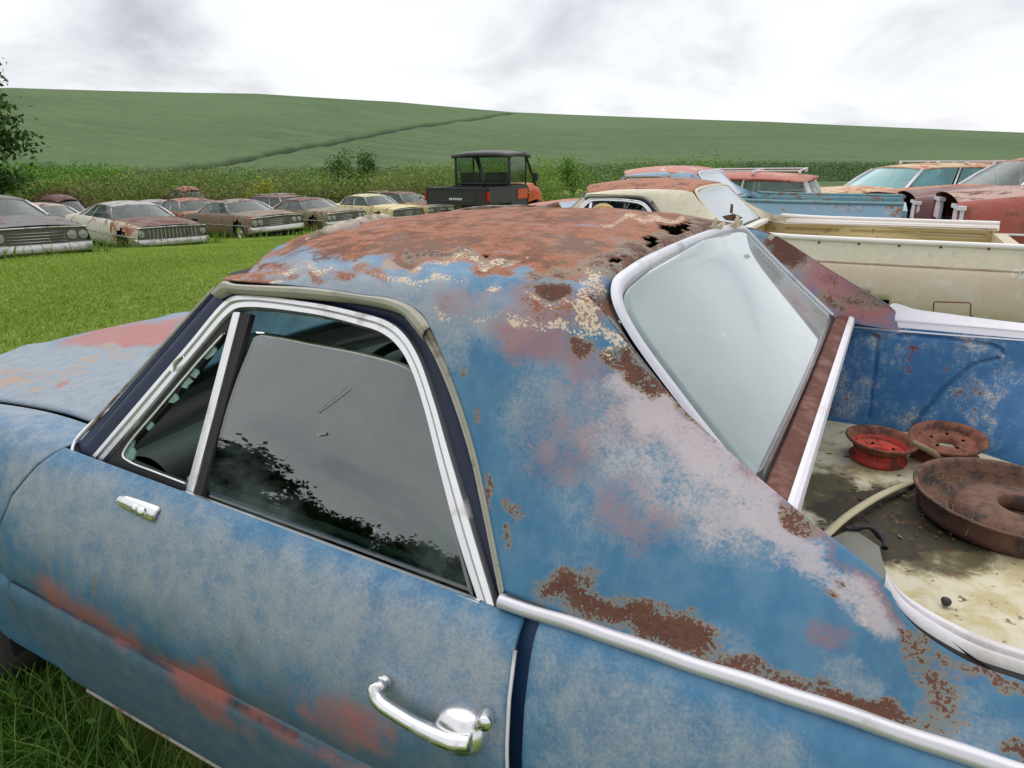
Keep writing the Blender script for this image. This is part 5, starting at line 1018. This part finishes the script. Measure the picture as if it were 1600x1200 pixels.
# ------------------------------------------------------------------ generic big old cars
def dirs(px, D, theta):                                     # heading of a car seen at azimuth of px, front turned theta degrees to image right of the line to the camera
    q_ = atD((px, 300), D); d = np.array([q_[0]-CAM[0], q_[1]-CAM[1]]); d /= np.hypot(*d); r = np.array([d[1], -d[0]]); t = math.radians(theta)
    h = -d*math.cos(t)+r*math.sin(t); return math.atan2(h[1], h[0])
CAR_GLASS = M_BGLASS
CARS = []
M_DULL = plain('dull_chrome', lin(204, 202, 198), .3, .85, .12, 6, .05, dirt=lin(104, 92, 76), dirtamt=.50)
def old_car(name, label, cat, pos, heading, body, roof=None, style='hardtop', group=None, hood=None, fender=None, L_=5.2, W=.96, sink=.06, trim=None, lights=True, rimm=None, glassm=None, grille=True):
    roof = roof or body; hood = hood or body; fender = fender or body; trim = trim or M_DULL; lampr = random.Random(len(CARS)).choice((1.0, 1.0, 1.15)); gl = glassm or CAR_GLASS
    e = empty(name, (pos[0], pos[1], pos[2]-sink), heading); tag(e, label, cat, group)
    rv = random.Random(len(CARS)*7+1); e.rotation_euler = (math.radians(rv.uniform(-1.6, 1.6)), math.radians(rv.uniform(-1.2, 1.2)), heading); face = rv.choice((0, 1, 0, 1)) if lights else 0
    CARS.append((pos[0], pos[1], heading, L_, W))
    fr, rr_ = L_/2, -L_/2; axf, axr = fr-.95, rr_+1.15
    if style == 'round': bel, rf, wb, wr = 1.0, 1.56, .66, .52
    elif style == 'wagon': bel, rf, wb, wr = .94, 1.42, .83, .66
    elif style == 'sedan': bel, rf, wb, wr = .93, 1.40, .83, .64
    else: bel, rf, wb, wr = .92, 1.33, .83, .62
    cowl, rfx = fr-1.55, fr-2.15
    if style == 'wagon': rrx, bkx = rr_+.45, rr_+.18
    elif style == 'round': cowl, rfx = fr-1.75, fr-2.05; rrx, bkx = rr_+1.5, rr_+.65
    elif style == 'sedan': rrx, bkx = rr_+1.75, rr_+1.30
    else: rrx, bkx = rr_+1.85, rr_+1.05
    def zs(x): return np.interp(x, [rr_, rr_+.5, bkx, cowl, fr-.5, fr], [bel-.09, bel-.03, bel, bel, bel-.04, bel-.10])
    def hw(x): return W*np.interp(x, [rr_, rr_+.4, 0, fr-.5, fr], [.93, .985, 1.0, .985, .95])
    zt = np.array([.24, .27, .33, .45, .58, .60, .62, .72, .80, .87, .91, .935, .95])     # fraction profile heights
    yt = np.array([.90, .94, .965, .985, .995, 1.0, .998, .985, .965, .94, .915, .89, .865])
    nx = 110; xs = np.linspace(rr_, fr, nx)
    for sg in (-1, 1):
        G = np.zeros((len(zt), nx, 3))
        for i in range(len(zt)):
            f = (zt[i]-.24)/(.95-.24); G[i, :, 0] = xs; G[i, :, 1] = sg*hw(xs)*yt[i]; G[i, :, 2] = .24+f*(zs(xs)-.24)
        k = arch_keep(G, [axf, axr], .39, .34); c = .25*(G[:-1, :-1]+G[1:, :-1]+G[1:, 1:]+G[:-1, 1:])
        kf = k & (c[..., 0] > cowl-.05); kb = k & ~(c[..., 0] > cowl-.05)
        gmesh('front_fender', G, fender, e, keep=kf, flip=sg < 0); gmesh('side_panel', G, body, e, keep=kb, flip=sg < 0)
        mb = MB(); mb.tube(np.stack([np.linspace(rr_+.15, fr-.1, 30), sg*hw(np.linspace(rr_+.15, fr-.1, 30))*.999, np.full(30, .56)], 1), .012, 6); mb.build('side_moulding', trim, e)
    def deck(nm, x0, x1, mat):
        X, T = np.meshgrid(np.linspace(x0, x1, 24), np.linspace(-1, 1, 25), indexing='ij'); Y = T*hw(X)*.866; Z = zs(X)+.045*(1-np.abs(T)**2.4)
        gmesh(nm, np.stack([X, Y, Z], -1), mat, e)
    deck('hood', cowl-.02, fr, hood); deck('trunk_lid' if style != 'wagon' else 'tailgate_sill', rr_, min(bkx+.05, rr_+1.4), body)
    # roof
    X, T = np.meshgrid(np.linspace(0, 1, 26), np.linspace(-1, 1, 27), indexing='ij'); cx_ = (rfx+rrx)/2; hx = (rfx-rrx)/2
    U = X*2-1; crown = (.07 if style != 'round' else .17); Xc = cx_+U*hx*(1+.10*(1-np.abs(T)**2)); Y = T*wr*(1+.03*(1-U**2)); Z = rf-.07+crown*(1-np.abs(T)**2.3)*(1-.35*np.abs(U)**2.5)-(.05 if style != 'round' else .13)*np.abs(U)**3
    gmesh('roof_panel', np.stack([Xc, Y, Z], -1), roof, e, solid=.03)
    # greenhouse
    def P(x, y, z): return np.array((x, y, z))
    ztop = lambda u: rf-.075-(.05 if style != 'round' else .13)*abs(u)**3
    wsb = [P(cowl-.12, -wb*.98, bel-.0), P(cowl+.06, -wb*.5, bel+.03), P(cowl+.10, 0, bel+.035), P(cowl+.06, wb*.5, bel+.03), P(cowl-.12, wb*.98, bel)]
    wst = [P(rfx+.0, -wr*.95, ztop(1)), P(rfx+.07, -wr*.5, ztop(1)+.035), P(rfx+.09, 0, ztop(1)+.045), P(rfx+.07, wr*.5, ztop(1)+.035), P(rfx, wr*.95, ztop(1))]
    gmesh('windshield', loft([wsb, wst], 20, 6), gl, e)
    rwb = [P(bkx+.10, -wb*.95, bel), P(bkx, 0, bel+.03), P(bkx+.10, wb*.95, bel)]; rwt = [P(rrx, -wr*.93, ztop(1)), P(rrx-.07, 0, ztop(1)+.03), P(rrx, wr*.93, ztop(1))]
    gmesh('rear_window', loft([rwb, rwt], 16, 6), gl, e)
    for sg in (-1, 1):
        A0, A1 = P(cowl-.12, sg*wb, bel), P(rfx, sg*wr, ztop(1)); C0, C1 = P(bkx+.10, sg*wb*.98, bel), P(rrx, sg*wr*.97, ztop(1))
        n_w = {'hardtop': 2, 'sedan': 2, 'wagon': 3, 'round': 2}[style]
        cuts = np.linspace(0, 1, n_w+1) if style != 'hardtop' else np.array([0, .60, .86])
        def bt(f): return A0*(1-f)+C0*f+np.array((0, 0, -.005)), A1*(1-f)+C1*f+np.array((0, sg*.006, (rf-.075-ztop(1))*(1-abs(2*f-1)**3)))
        for q0, q1, w0 in ((A0, A1, .028), (C0, C1, .035 if style != 'hardtop' else .03)): MB().tube(np.array([q0, q0*.5+q1*.5+(0, sg*.01, .01), q1]), w0, 8).build('roof_pillar', trim if style != 'round' else body, e)
        for k in range(n_w):
            f0, f1 = cuts[k]+.02, cuts[k+1]-.02; g = []
            for f in np.linspace(f0, f1, 6): b_, t_ = bt(f); g.append(np.array([b_*(1-s)+t_*s for s in np.linspace(.02, .95, 5)]))
            gmesh('side_window', np.array(g), gl, e, flip=sg > 0)
            if k: 
                b_, t_ = bt(cuts[k]); MB().tube(np.array([b_, t_]), .018, 8).build('door_pillar', trim, e)
        if style == 'hardtop':                                   # broad rear roof quarter
            g = []
            for f in np.linspace(.84, 1.0, 5): b_, t_ = bt(f); g.append(np.array([b_+(0, sg*.004, 0), b_*.5+t_*.5+(0, sg*.006, 0), t_+(0, sg*.004, 0)]))
            gmesh('roof_quarter', np.array(g), roof, e)
    # inside: floor pan, seats, firewall
    MB().box((rr_+.05, -W*.85, .22), (fr-.1, W*.85, .30)).box((cowl-.1, -W*.8, .3), (cowl-.02, W*.8, bel-.02)).build('floor_pan', M_BLACK, e, smooth=False)
    for x in (cowl-1.35, cowl-2.25):
        MB().box((x, -.66, .3), (x+.5, .66, .55)).box((x-.12, -.66, .3), (x+.04, .66, bel+.02)).build('seat', M_DASH, e, smooth=False)
    # front: grille panel, lamps, bumper
    if grille:
        MB().box((fr-.10, -W*.90, .40), (fr-.045, W*.90, .80)).build('grille_panel', plain('dull_grille', lin(104, 102, 96), .6, .2, .3, 14, .3), e, smooth=False)
        if face == 1:
            for k in range(13): MB().box((fr-.05, -W*.62+W*1.24*k/12-.012, .48), (fr-.02, -W*.62+W*1.24*k/12+.012, .77)).build('grille_bar', trim, e, smooth=False)
        else:
          for k in range(5): MB().tube(np.array([(fr-.03, -W*.5, .50+.055*k), (fr-.02, 0, .50+.055*k), (fr-.03, W*.5, .50+.055*k)]), .010, 6).build('grille_bar', trim, e)
        pts = [(fr-.02, -W*.93, .80), (fr+.0, -W*.5, .815), (fr+.01, 0, .82), (fr, W*.5, .815), (fr-.02, W*.93, .80)]; MB().tube(catmull(pts, 20), .016, 8).build('hood_lip', trim, e)
        if lights:
            for y in ((-.80, -.60, .60, .80) if face == 0 else (-.80, .80)):
                h = MB().lathe([(.080, -.05), (.084, .0), (.078, .010), (.068, .002)], (fr-.02, y*W/.96, .66), 18, rot('Y', 90)).build('headlight', trim, e)
                MB().lathe([(.070, .0), (.05, .014), (.025, .020), (.0, .022)], (fr-.02, y*W/.96, .66), 18, rot('Y', 90)).build('lens', plain('lamp_lens', lin(150, 154, 150), .15, 0, .05, 9, 0), h)
    if not grille:                                            # stripped nose: bare support behind two pale lamp bezels
        MB().box((fr-.32, -W*.86, .30), (fr-.28, W*.86, .80)).build('radiator_support', M_BLACK, e, smooth=False)
        for sg in (-1, 1):
            MB().box((fr-.05, min(sg*W*.50, sg*W*.93), .57), (fr-.02, max(sg*W*.50, sg*W*.93), .76)).box((fr-.06, min(sg*W*.46, sg*W*.95), .755), (fr+.0, max(sg*W*.46, sg*W*.95), .79)).build('lamp_bezel', M_WHITE, e, smooth=False)
            MB().lathe([(.085, -.06), (.09, .0), (.075, -.01), (.0, -.04)], (fr-.04, sg*W*.80, .665), 16, rot('Y', 90)).build('lamp_bucket', M_RUSTB, e)
    bp = catmull([(fr-.25, -W*1.0, .43), (fr-.02, -W*.97, .43), (fr+.07, -W*.6, .43), (fr+.10, 0, .43), (fr+.07, W*.6, .43), (fr-.02, W*.97, .43), (fr-.25, W*1.0, .43)], 40)
    mb = MB(); mb.grid(np.stack([bp+(-.03, 0, .10), bp+(.0, 0, .085), bp+(.02, 0, .03), bp+(.018, 0, -.05), bp+(-.02, 0, -.09)])); mb.build('front_bumper', trim, e, sharp=40)
    bp = bp*np.array((-1, 1, 1)); mb = MB(); mb.grid(np.stack([bp+(.03, 0, .10), bp+(.0, 0, .085), bp+(-.02, 0, .03), bp+(-.018, 0, -.05), bp+(.02, 0, -.09)])); mb.build('rear_bumper', trim, e, sharp=40)
    MB().box((rr_+.02, -W*.88, .35), (rr_+.05, W*.88, .84)).build('rear_panel', body, e, smooth=False)
    for x in (axf, axr):
        for sg in (-1, 1):
            wheel(e, x, sg*W*.84, 1 if sg < 0 else -1, .33, .19, None, rimm or M_RUSTB)
            a = np.linspace(-.1, math.pi+.1, 16); gmesh('wheel_well', np.stack([np.stack([x+.40*np.cos(a), np.full(16, y), .34+.40*np.sin(a)], -1) for y in (sg*W*.95, sg*W*.6)]), M_BLACK, e)
    if style == 'wagon':
        mb = MB()
        for sg in (-1, 1): mb.tube(np.array([(rfx-.5, sg*wr*.72, rf+.03), (rrx+.1, sg*wr*.72, rf+.03)]), .012, 6)
        for x in np.linspace(rfx-.5, rrx+.1, 4): mb.tube(np.array([(x, -wr*.72, rf+.03), (x, wr*.72, rf+.03)]), .010, 6); mb.box((x-.02, -wr*.75, rf-.03), (x+.02, -wr*.69, rf+.04)).box((x-.02, wr*.69, rf-.03), (x+.02, wr*.75, rf+.04))
        mb.build('roof_rack', trim, e)
    if style == 'round':
        for x in (axf, axr):
            for sg in (-1, 1):
                th = np.linspace(0, math.pi, 12); ph = np.arange(18)/18*2*math.pi
                MB().grid(np.array([[(x+.62*math.sin(t)*math.cos(p), sg*(W*.86)+.16*math.sin(t)*math.sin(p), .56+.34*math.cos(t)) for p in ph] for t in th]), closev=True).build('fender', fender, e)
    return e
def ground_at(x, y): return float(height(np.array([x]), np.array([y]))[0])
def front_at(px, D, heading, L_=5.2):                         # centre of a car whose front centre is seen at px, D
    q_ = atD((px, 350), D); x, y = q_[0]-math.cos(heading)*L_/2, q_[1]-math.sin(heading)*L_/2; return (x, y, ground_at(x, y))
def mid_at(px, D): q_ = atD((px, 330), D); return (q_[0], q_[1], ground_at(q_[0], q_[1]))
H0 = dirs(270, 20, 24)
P_ = lambda n, c, r, s, ch=None, cols=None: sheet(n, tuple(x*.92 for x in c[:3])+(1,), r+.08, s, ch, cols or (lin(118, 68, 46), lin(84, 54, 44)), .42)
GL = 'wrecks in the row across the lawn'
old_car('sedan', 'dark grey sedan with wide chrome front at the end of the lawn row', 'car', front_at(52, 15.6, H0+.05), H0+.05, P_('dark_grey_primer', lin(92, 92, 92), .2, 1.0, lin(120, 118, 116)), None, 'hardtop', GL)
old_car('hardtop', 'white hardtop with orange rust patches and open wheel arch in the lawn row', 'car', front_at(268, 20.2, H0), H0, P_('white_rust_paint', lin(212, 210, 196), .12, 2.0, None, (lin(176, 108, 58), lin(140, 84, 54))), P_('grey_roof', lin(168, 164, 162), .16, 2.5), 'hardtop', GL, P_('maroon_rust_hood', lin(104, 66, 58), .4, 2.8), P_('white_orange_fender', lin(204, 190, 164), .36, 2.2, None, (lin(176, 104, 52), lin(128, 74, 52))), sink=.10)
old_car('hardtop', 'brown primer hardtop with chrome-rimmed wheel in the lawn row', 'car', front_at(436, 24, H0-.03), H0-.03, P_('brown_primer', lin(120, 108, 88), .30, 3.0, lin(120, 118, 100), (lin(150, 92, 66), lin(112, 78, 62))), P_('brown_grey_roof', lin(140, 130, 124), .35, 3.5), 'hardtop', GL, rimm=M_CHROME)
old_car('sedan', 'maroon and olive hardtop between the brown primer hardtop and the cream sedan', 'car', front_at(545, 27.5, H0-.02), H0-.02, P_('olive_maroon', lin(128, 122, 92), .34, 4.0, None, (lin(120, 74, 62), lin(104, 68, 60))), P_('maroon_roof', lin(122, 88, 80), .4, 4.4), 'hardtop', GL)
old_car('sedan', 'cream yellow sedan with missing headlights in the lawn row', 'car', front_at(640, 30.5, H0), H0, P_('cream_yellow', lin(214, 198, 142), .16, 5.0), P_('cream_roof', lin(212, 202, 160), .15, 5.2), 'sedan', GL, lights=False)
old_car('sedan', 'brown sedan with yellow front fender next to the utility vehicle', 'car', front_at(690, 33.5, H0+.02), H0+.02, P_('brown_sedan', lin(128, 96, 82), .4, 6.0), None, 'sedan', GL, fender=P_('yellow_fender', lin(196, 168, 100), .25, 6.4))
GB = 'wrecks half hidden behind the lawn row'
old_car('sedan', 'grey sedan with pale roof just behind the dark grey sedan', 'car', mid_at(62, 26.5), H0+.1, P_('grey_sedan', lin(128, 124, 118), .3, 7.0), P_('pale_pink_roof', lin(176, 150, 138), .3, 7.1), 'hardtop', GB)
old_car('old_coupe', 'rounded maroon prewar coupe behind the white hardtop', 'car', mid_at(104, 31), H0+.5, P_('maroon_rust', lin(98, 60, 58), .35, 8.0), None, 'round', GB, L_=4.5, W=.85)
old_car('sedan', 'pale grey sedan behind the white hardtop', 'car', mid_at(248, 33), H0, P_('pale_grey', lin(158, 148, 144), .3, 9.0), None, 'sedan', GB)
old_car('old_sedan', 'rounded orange-red prewar sedan far behind the brown primer hardtop', 'car', mid_at(302, 37), H0+.2, P_('red_oxide', lin(164, 102, 78), .35, 10.0), None, 'round', GB, L_=4.4, W=.82, sink=-.15)
old_car('sedan', 'orange rusted sedan between the white and the brown hardtop', 'car', mid_at(300, 31), H0-.05, P_('orange_rust', lin(172, 116, 76), .4, 11.0), P_('orange_rust_roof', lin(170, 108, 84), .35, 11.2), 'sedan', GB, sink=.02)
old_car('station_wagon', 'dull maroon station wagon behind the brown primer hardtop', 'car', mid_at(452, 34), H0, P_('dull_maroon', lin(128, 92, 86), .35, 12.0), None, 'wagon', GB, sink=.05)
old_car('sedan', 'tan sedan with grey roof behind the cream yellow sedan', 'car', mid_at(600, 37), H0, P_('tan_rust', lin(150, 132, 104), .3, 13.0), None, 'sedan', GB)
# ------------------------------------------------------------------ the row beyond the pickups, noses to the left
GR = 'wrecks parked beyond the pickups'
def right_car(px, py, D, head_deg, **k):
    q_ = atD((px, py), D); h = math.radians(head_deg); L_ = k.get('L_', 5.2); x, y = q_[0]-math.cos(h)*L_/2+math.sin(h)*.93, q_[1]-math.sin(h)*L_/2-math.cos(h)*.93; return (x, y, ground_at(x, y)), h
def rc(name, label, px, D, hd, body, style, zoff=0, **k):
    (x, y, z), h = right_car(px, 320, D, hd, **k); return old_car(name, label, 'car', (x, y, z+zoff), h, body, style=style, group=GR, **k)
rc('sedan', 'red sedan with pale hood edge and missing grille beyond the tan bed', 1500, 7.3, 184, P_('faded_red', lin(170, 84, 72), .30, 14.0, lin(178, 110, 100), (lin(150, 96, 76), lin(136, 80, 66))), 'hardtop', .24, hood=P_('pink_hood', lin(176, 136, 122), .35, 14.3), trim=M_WHITE, lights=False, grille=False)
rc('sedan', 'dark maroon sedan with sooty hood between the red sedan and the wagons', 1430, 9.8, 187, P_('sooty_maroon', lin(112, 72, 72), .40, 15.0, lin(108, 92, 92), (lin(84, 70, 72), lin(128, 84, 78))), 'hardtop', .12, trim=M_WHITE, lights=False, grille=False)
rc('sedan', 'orange rust sedan with white windshield pillars behind the maroon sedan', 1425, 12.6, 206, P_('orange_red', lin(176, 112, 74), .35, 16.0, None, (lin(150, 76, 60), lin(140, 84, 70))), 'sedan', .10, trim=M_WHITE)
rc('sedan', 'rust red sedan with bright windshield frame beyond the orange one', 1380, 15.5, 210, P_('rust_red', lin(160, 92, 74), .35, 17.0), 'sedan', .05, trim=M_WHITE)
rc('station_wagon', 'cream and orange station wagon with roof rack and turquoise windows', 1295, 14.0, 222, P_('cream_orange', lin(206, 178, 140), .36, 18.0, None, (lin(186, 118, 84), lin(170, 104, 78))), 'wagon', .02, trim=M_WHITE, glassm=glass('turquoise_glass', (.5, .75, .76), .5, lin(126, 190, 196), .05, 1.5))
rc('station_wagon', 'red station wagon with white pillar and roof rack behind the light blue pickup', 800, 12.4, 181, P_('white_red', lin(176, 88, 70), .32, 19.0, None, (lin(196, 176, 160), lin(186, 120, 96))), 'wagon', .0, trim=M_WHITE)
# ------------------------------------------------------------------ utility vehicle (x forward)
def utv():
    q_ = atD((768, 320), 16.6); h = math.radians(YAW+90-27); z = ground_at(q_[0], q_[1])
    e = empty('utility_vehicle', (q_[0], q_[1], z), h); tag(e, 'black and orange side-by-side utility vehicle with cab and dump bed', 'utility vehicle')
    blk = plain('utv_black_plastic', lin(52, 52, 54), .5, 0, .2, 10); fr_ = plain('utv_frame', lin(30, 30, 32), .45); org = plain('utv_orange', lin(206, 84, 30), .4, 0, .12, 8, dirt=lin(120, 84, 60), dirtamt=.35); rf = plain('utv_roof', lin(74, 72, 76), .6, 0, .15, 8)
    red = plain('utv_lamp', lin(170, 30, 28), .3); gl = glass('utv_window', (.6, .72, .62), .06, lin(90, 100, 92), .05, .6); wh = plain('utv_lettering', lin(214, 214, 214), .5)
    W = .76
    # bed: floor, sides, tailgate with pressed panels
    MB().box((-1.55, -W, .80), (-.45, W, .84)).build('bed_floor', blk, e, smooth=False)
    for s in (-1, 1): MB().box((-1.55, s*W-.03, .84), (-.45, s*W+.03, 1.12)).box((-1.56, s*W-.045, 1.12), (-.44, s*W+.045, 1.15)).build('bed_side', blk, e, smooth=False)
    t = MB().box((-1.60, -W, .80), (-1.55, W, 1.13)).box((-1.62, -W, 1.12), (-1.55, W, 1.16)).box((-1.615, -.5, .86), (-1.60, .5, 1.04)).build('tailgate', blk, e, smooth=False)
    x_ = -.16
    for k in range(7): MB().box((-1.622, x_+k*.048, .90), (-1.616, x_+k*.048+.034, .945)).build('letter_block', wh, t, smooth=False)
    for s in (-1, 1): MB().box((-1.60, s*W-.05, .88), (-1.55, s*W+.05, 1.08)).build('tail_lamp', red, e, smooth=False)
    # cab frame
    mb = MB()
    for s in (-1, 1):
        y = s*.70
        mb.tube(poly([(-.42, y, .7), (-.42, y, 1.80), (.42, y*.97, 1.88), (.95, y, 1.15), (1.05, y, .95)], 30), .028, 8)
        mb.tube(np.array([(.42, y, 1.86), (.40, y, .8)]), .022, 8)
    mb.tube(np.array([(-.42, -.7, 1.80), (-.42, .7, 1.80)]), .028, 8).tube(np.array([(.42, -.68, 1.88), (.42, .68, 1.88)]), .028, 8).tube(np.array([(-.42, -.7, 1.2), (-.42, .7, 1.2)]), .025, 8).tube(np.array([(-.42, .1, 1.8), (-.42, -.05, 1.2)]), .03, 8)
    mb.build('cab_frame', fr_, e)
    X, T = np.meshgrid(np.linspace(-.52, .58, 14), np.linspace(-1, 1, 15), indexing='ij')
    gmesh('cab_roof', np.stack([X, T*.76, 1.86+.07*(1-np.abs(T)**3)*(1-.4*((X-.03)/.55)**4)-.04*np.abs((X-.03)/.55)**3], -1), rf, e, solid=.07)
    gmesh('rear_screen', np.array([[(-.42, -.68, 1.22), (-.42, .68, 1.22)], [(-.42, -.68, 1.78), (-.42, .68, 1.78)]]), gl, e)
    gmesh('windshield', np.array([[(.95, -.68, 1.16), (.95, .68, 1.16)], [(.44, -.66, 1.84), (.44, .66, 1.84)]]), gl, e)
    for s in (-1, 1):
        gmesh('side_window', np.array([[(-.40, s*.72, 1.20), (.40, s*.72, 1.20)], [(-.40, s*.71, 1.78), (.40, s*.70, 1.83)]]), gl, e)
        MB().box((-.40, s*.72-.02, .72), (.42, s*.72+.02, 1.16)).build('door', blk, e, smooth=False); MB().box((-.1, s*.745-.012, .86), (.40, s*.745+.012, 1.08)).build('door_panel', org, e, smooth=False)
        MB().tube(np.array([(.62, s*.78, 1.22), (.60, s*.92, 1.30)]), .015, 6).box((.56, s*.9-.04, 1.24), (.60, s*.9+.10, 1.42)).build('mirror', blk, e, smooth=False)
    # front body
    G = loft([[(.5, -.72, .75), (.95, -.74, .8), (1.45, -.66, .72)], [(.5, -.72, 1.12), (1.0, -.70, 1.12), (1.42, -.60, .98)], [(.5, 0, 1.16), (1.0, 0, 1.18), (1.46, 0, 1.02)], [(.5, .72, 1.12), (1.0, .70, 1.12), (1.42, .60, .98)], [(.5, .72, .75), (.95, .74, .8), (1.45, .66, .72)]], 20, 24)
    gmesh('front_body', G, org, e); MB().box((1.38, -.55, .55), (1.50, .55, .92)).build('front_bumper', fr_, e, smooth=False)
    MB().box((-1.4, -.45, .42), (1.3, .45, .58)).build('chassis', fr_, e, smooth=False)
    MB().box((-.35, -.62, .58), (.15, .62, .78)).box((-.38, -.60, .78), (-.28, -.05, 1.45)).box((-.38, .05, .78), (-.28, .60, 1.45)).build('seat', blk, e, smooth=False)
    a = np.linspace(0, 6.2832, 33); ring = np.array([(.62+.09*math.cos(t), .32+.17*math.sin(t), 1.18+.15*math.cos(t)) for t in a]); MB().tube(ring, .014, 8, cap=False).build('steering_wheel', fr_, e)
    for x in (-1.0, 1.0):
        for s in (-1, 1): wheel(e, x, s*.66, 1 if s < 0 else -1, .33, .26, M_TYRE, fr_)
utv()
# ------------------------------------------------------------------ rank grass round the feet of the parked cars
def tussocks():
    rng = np.random.default_rng(31); XX, YY, HH = [], [], []
    for x, y, h, L_, W in CARS[:13]:
        n = 900; t = rng.uniform(-L_/2-.3, L_/2+.25, n); s = rng.uniform(-W-.35, W+.35, n); e_ = (np.abs(s) > W*.75) | (np.abs(t) > L_/2-.35); t, s = t[e_], s[e_]
        XX.append(x+t*math.cos(h)-s*math.sin(h)); YY.append(y+t*math.sin(h)+s*math.cos(h)); HH.append(rng.uniform(.12, .42, len(t)))
    X, Y, H = map(np.concatenate, (XX, YY, HH)); n = len(X)
    V, F, T = blades(X, Y, height(X, Y), H, rng.uniform(.02, .045, n), rng.uniform(.1, .8, n), rng.uniform(0, 1, n), rng, 1)
    tag(mesh('grass_tufts', V, F, leaf_mat('tuft_blades', lin(70, 104, 34), lin(100, 136, 50), lin(140, 160, 80)), None, smooth=False, attrs={'tone': T}), 'uncut grass tufts round the parked wrecks', 'grass', kind='stuff')
tussocks()
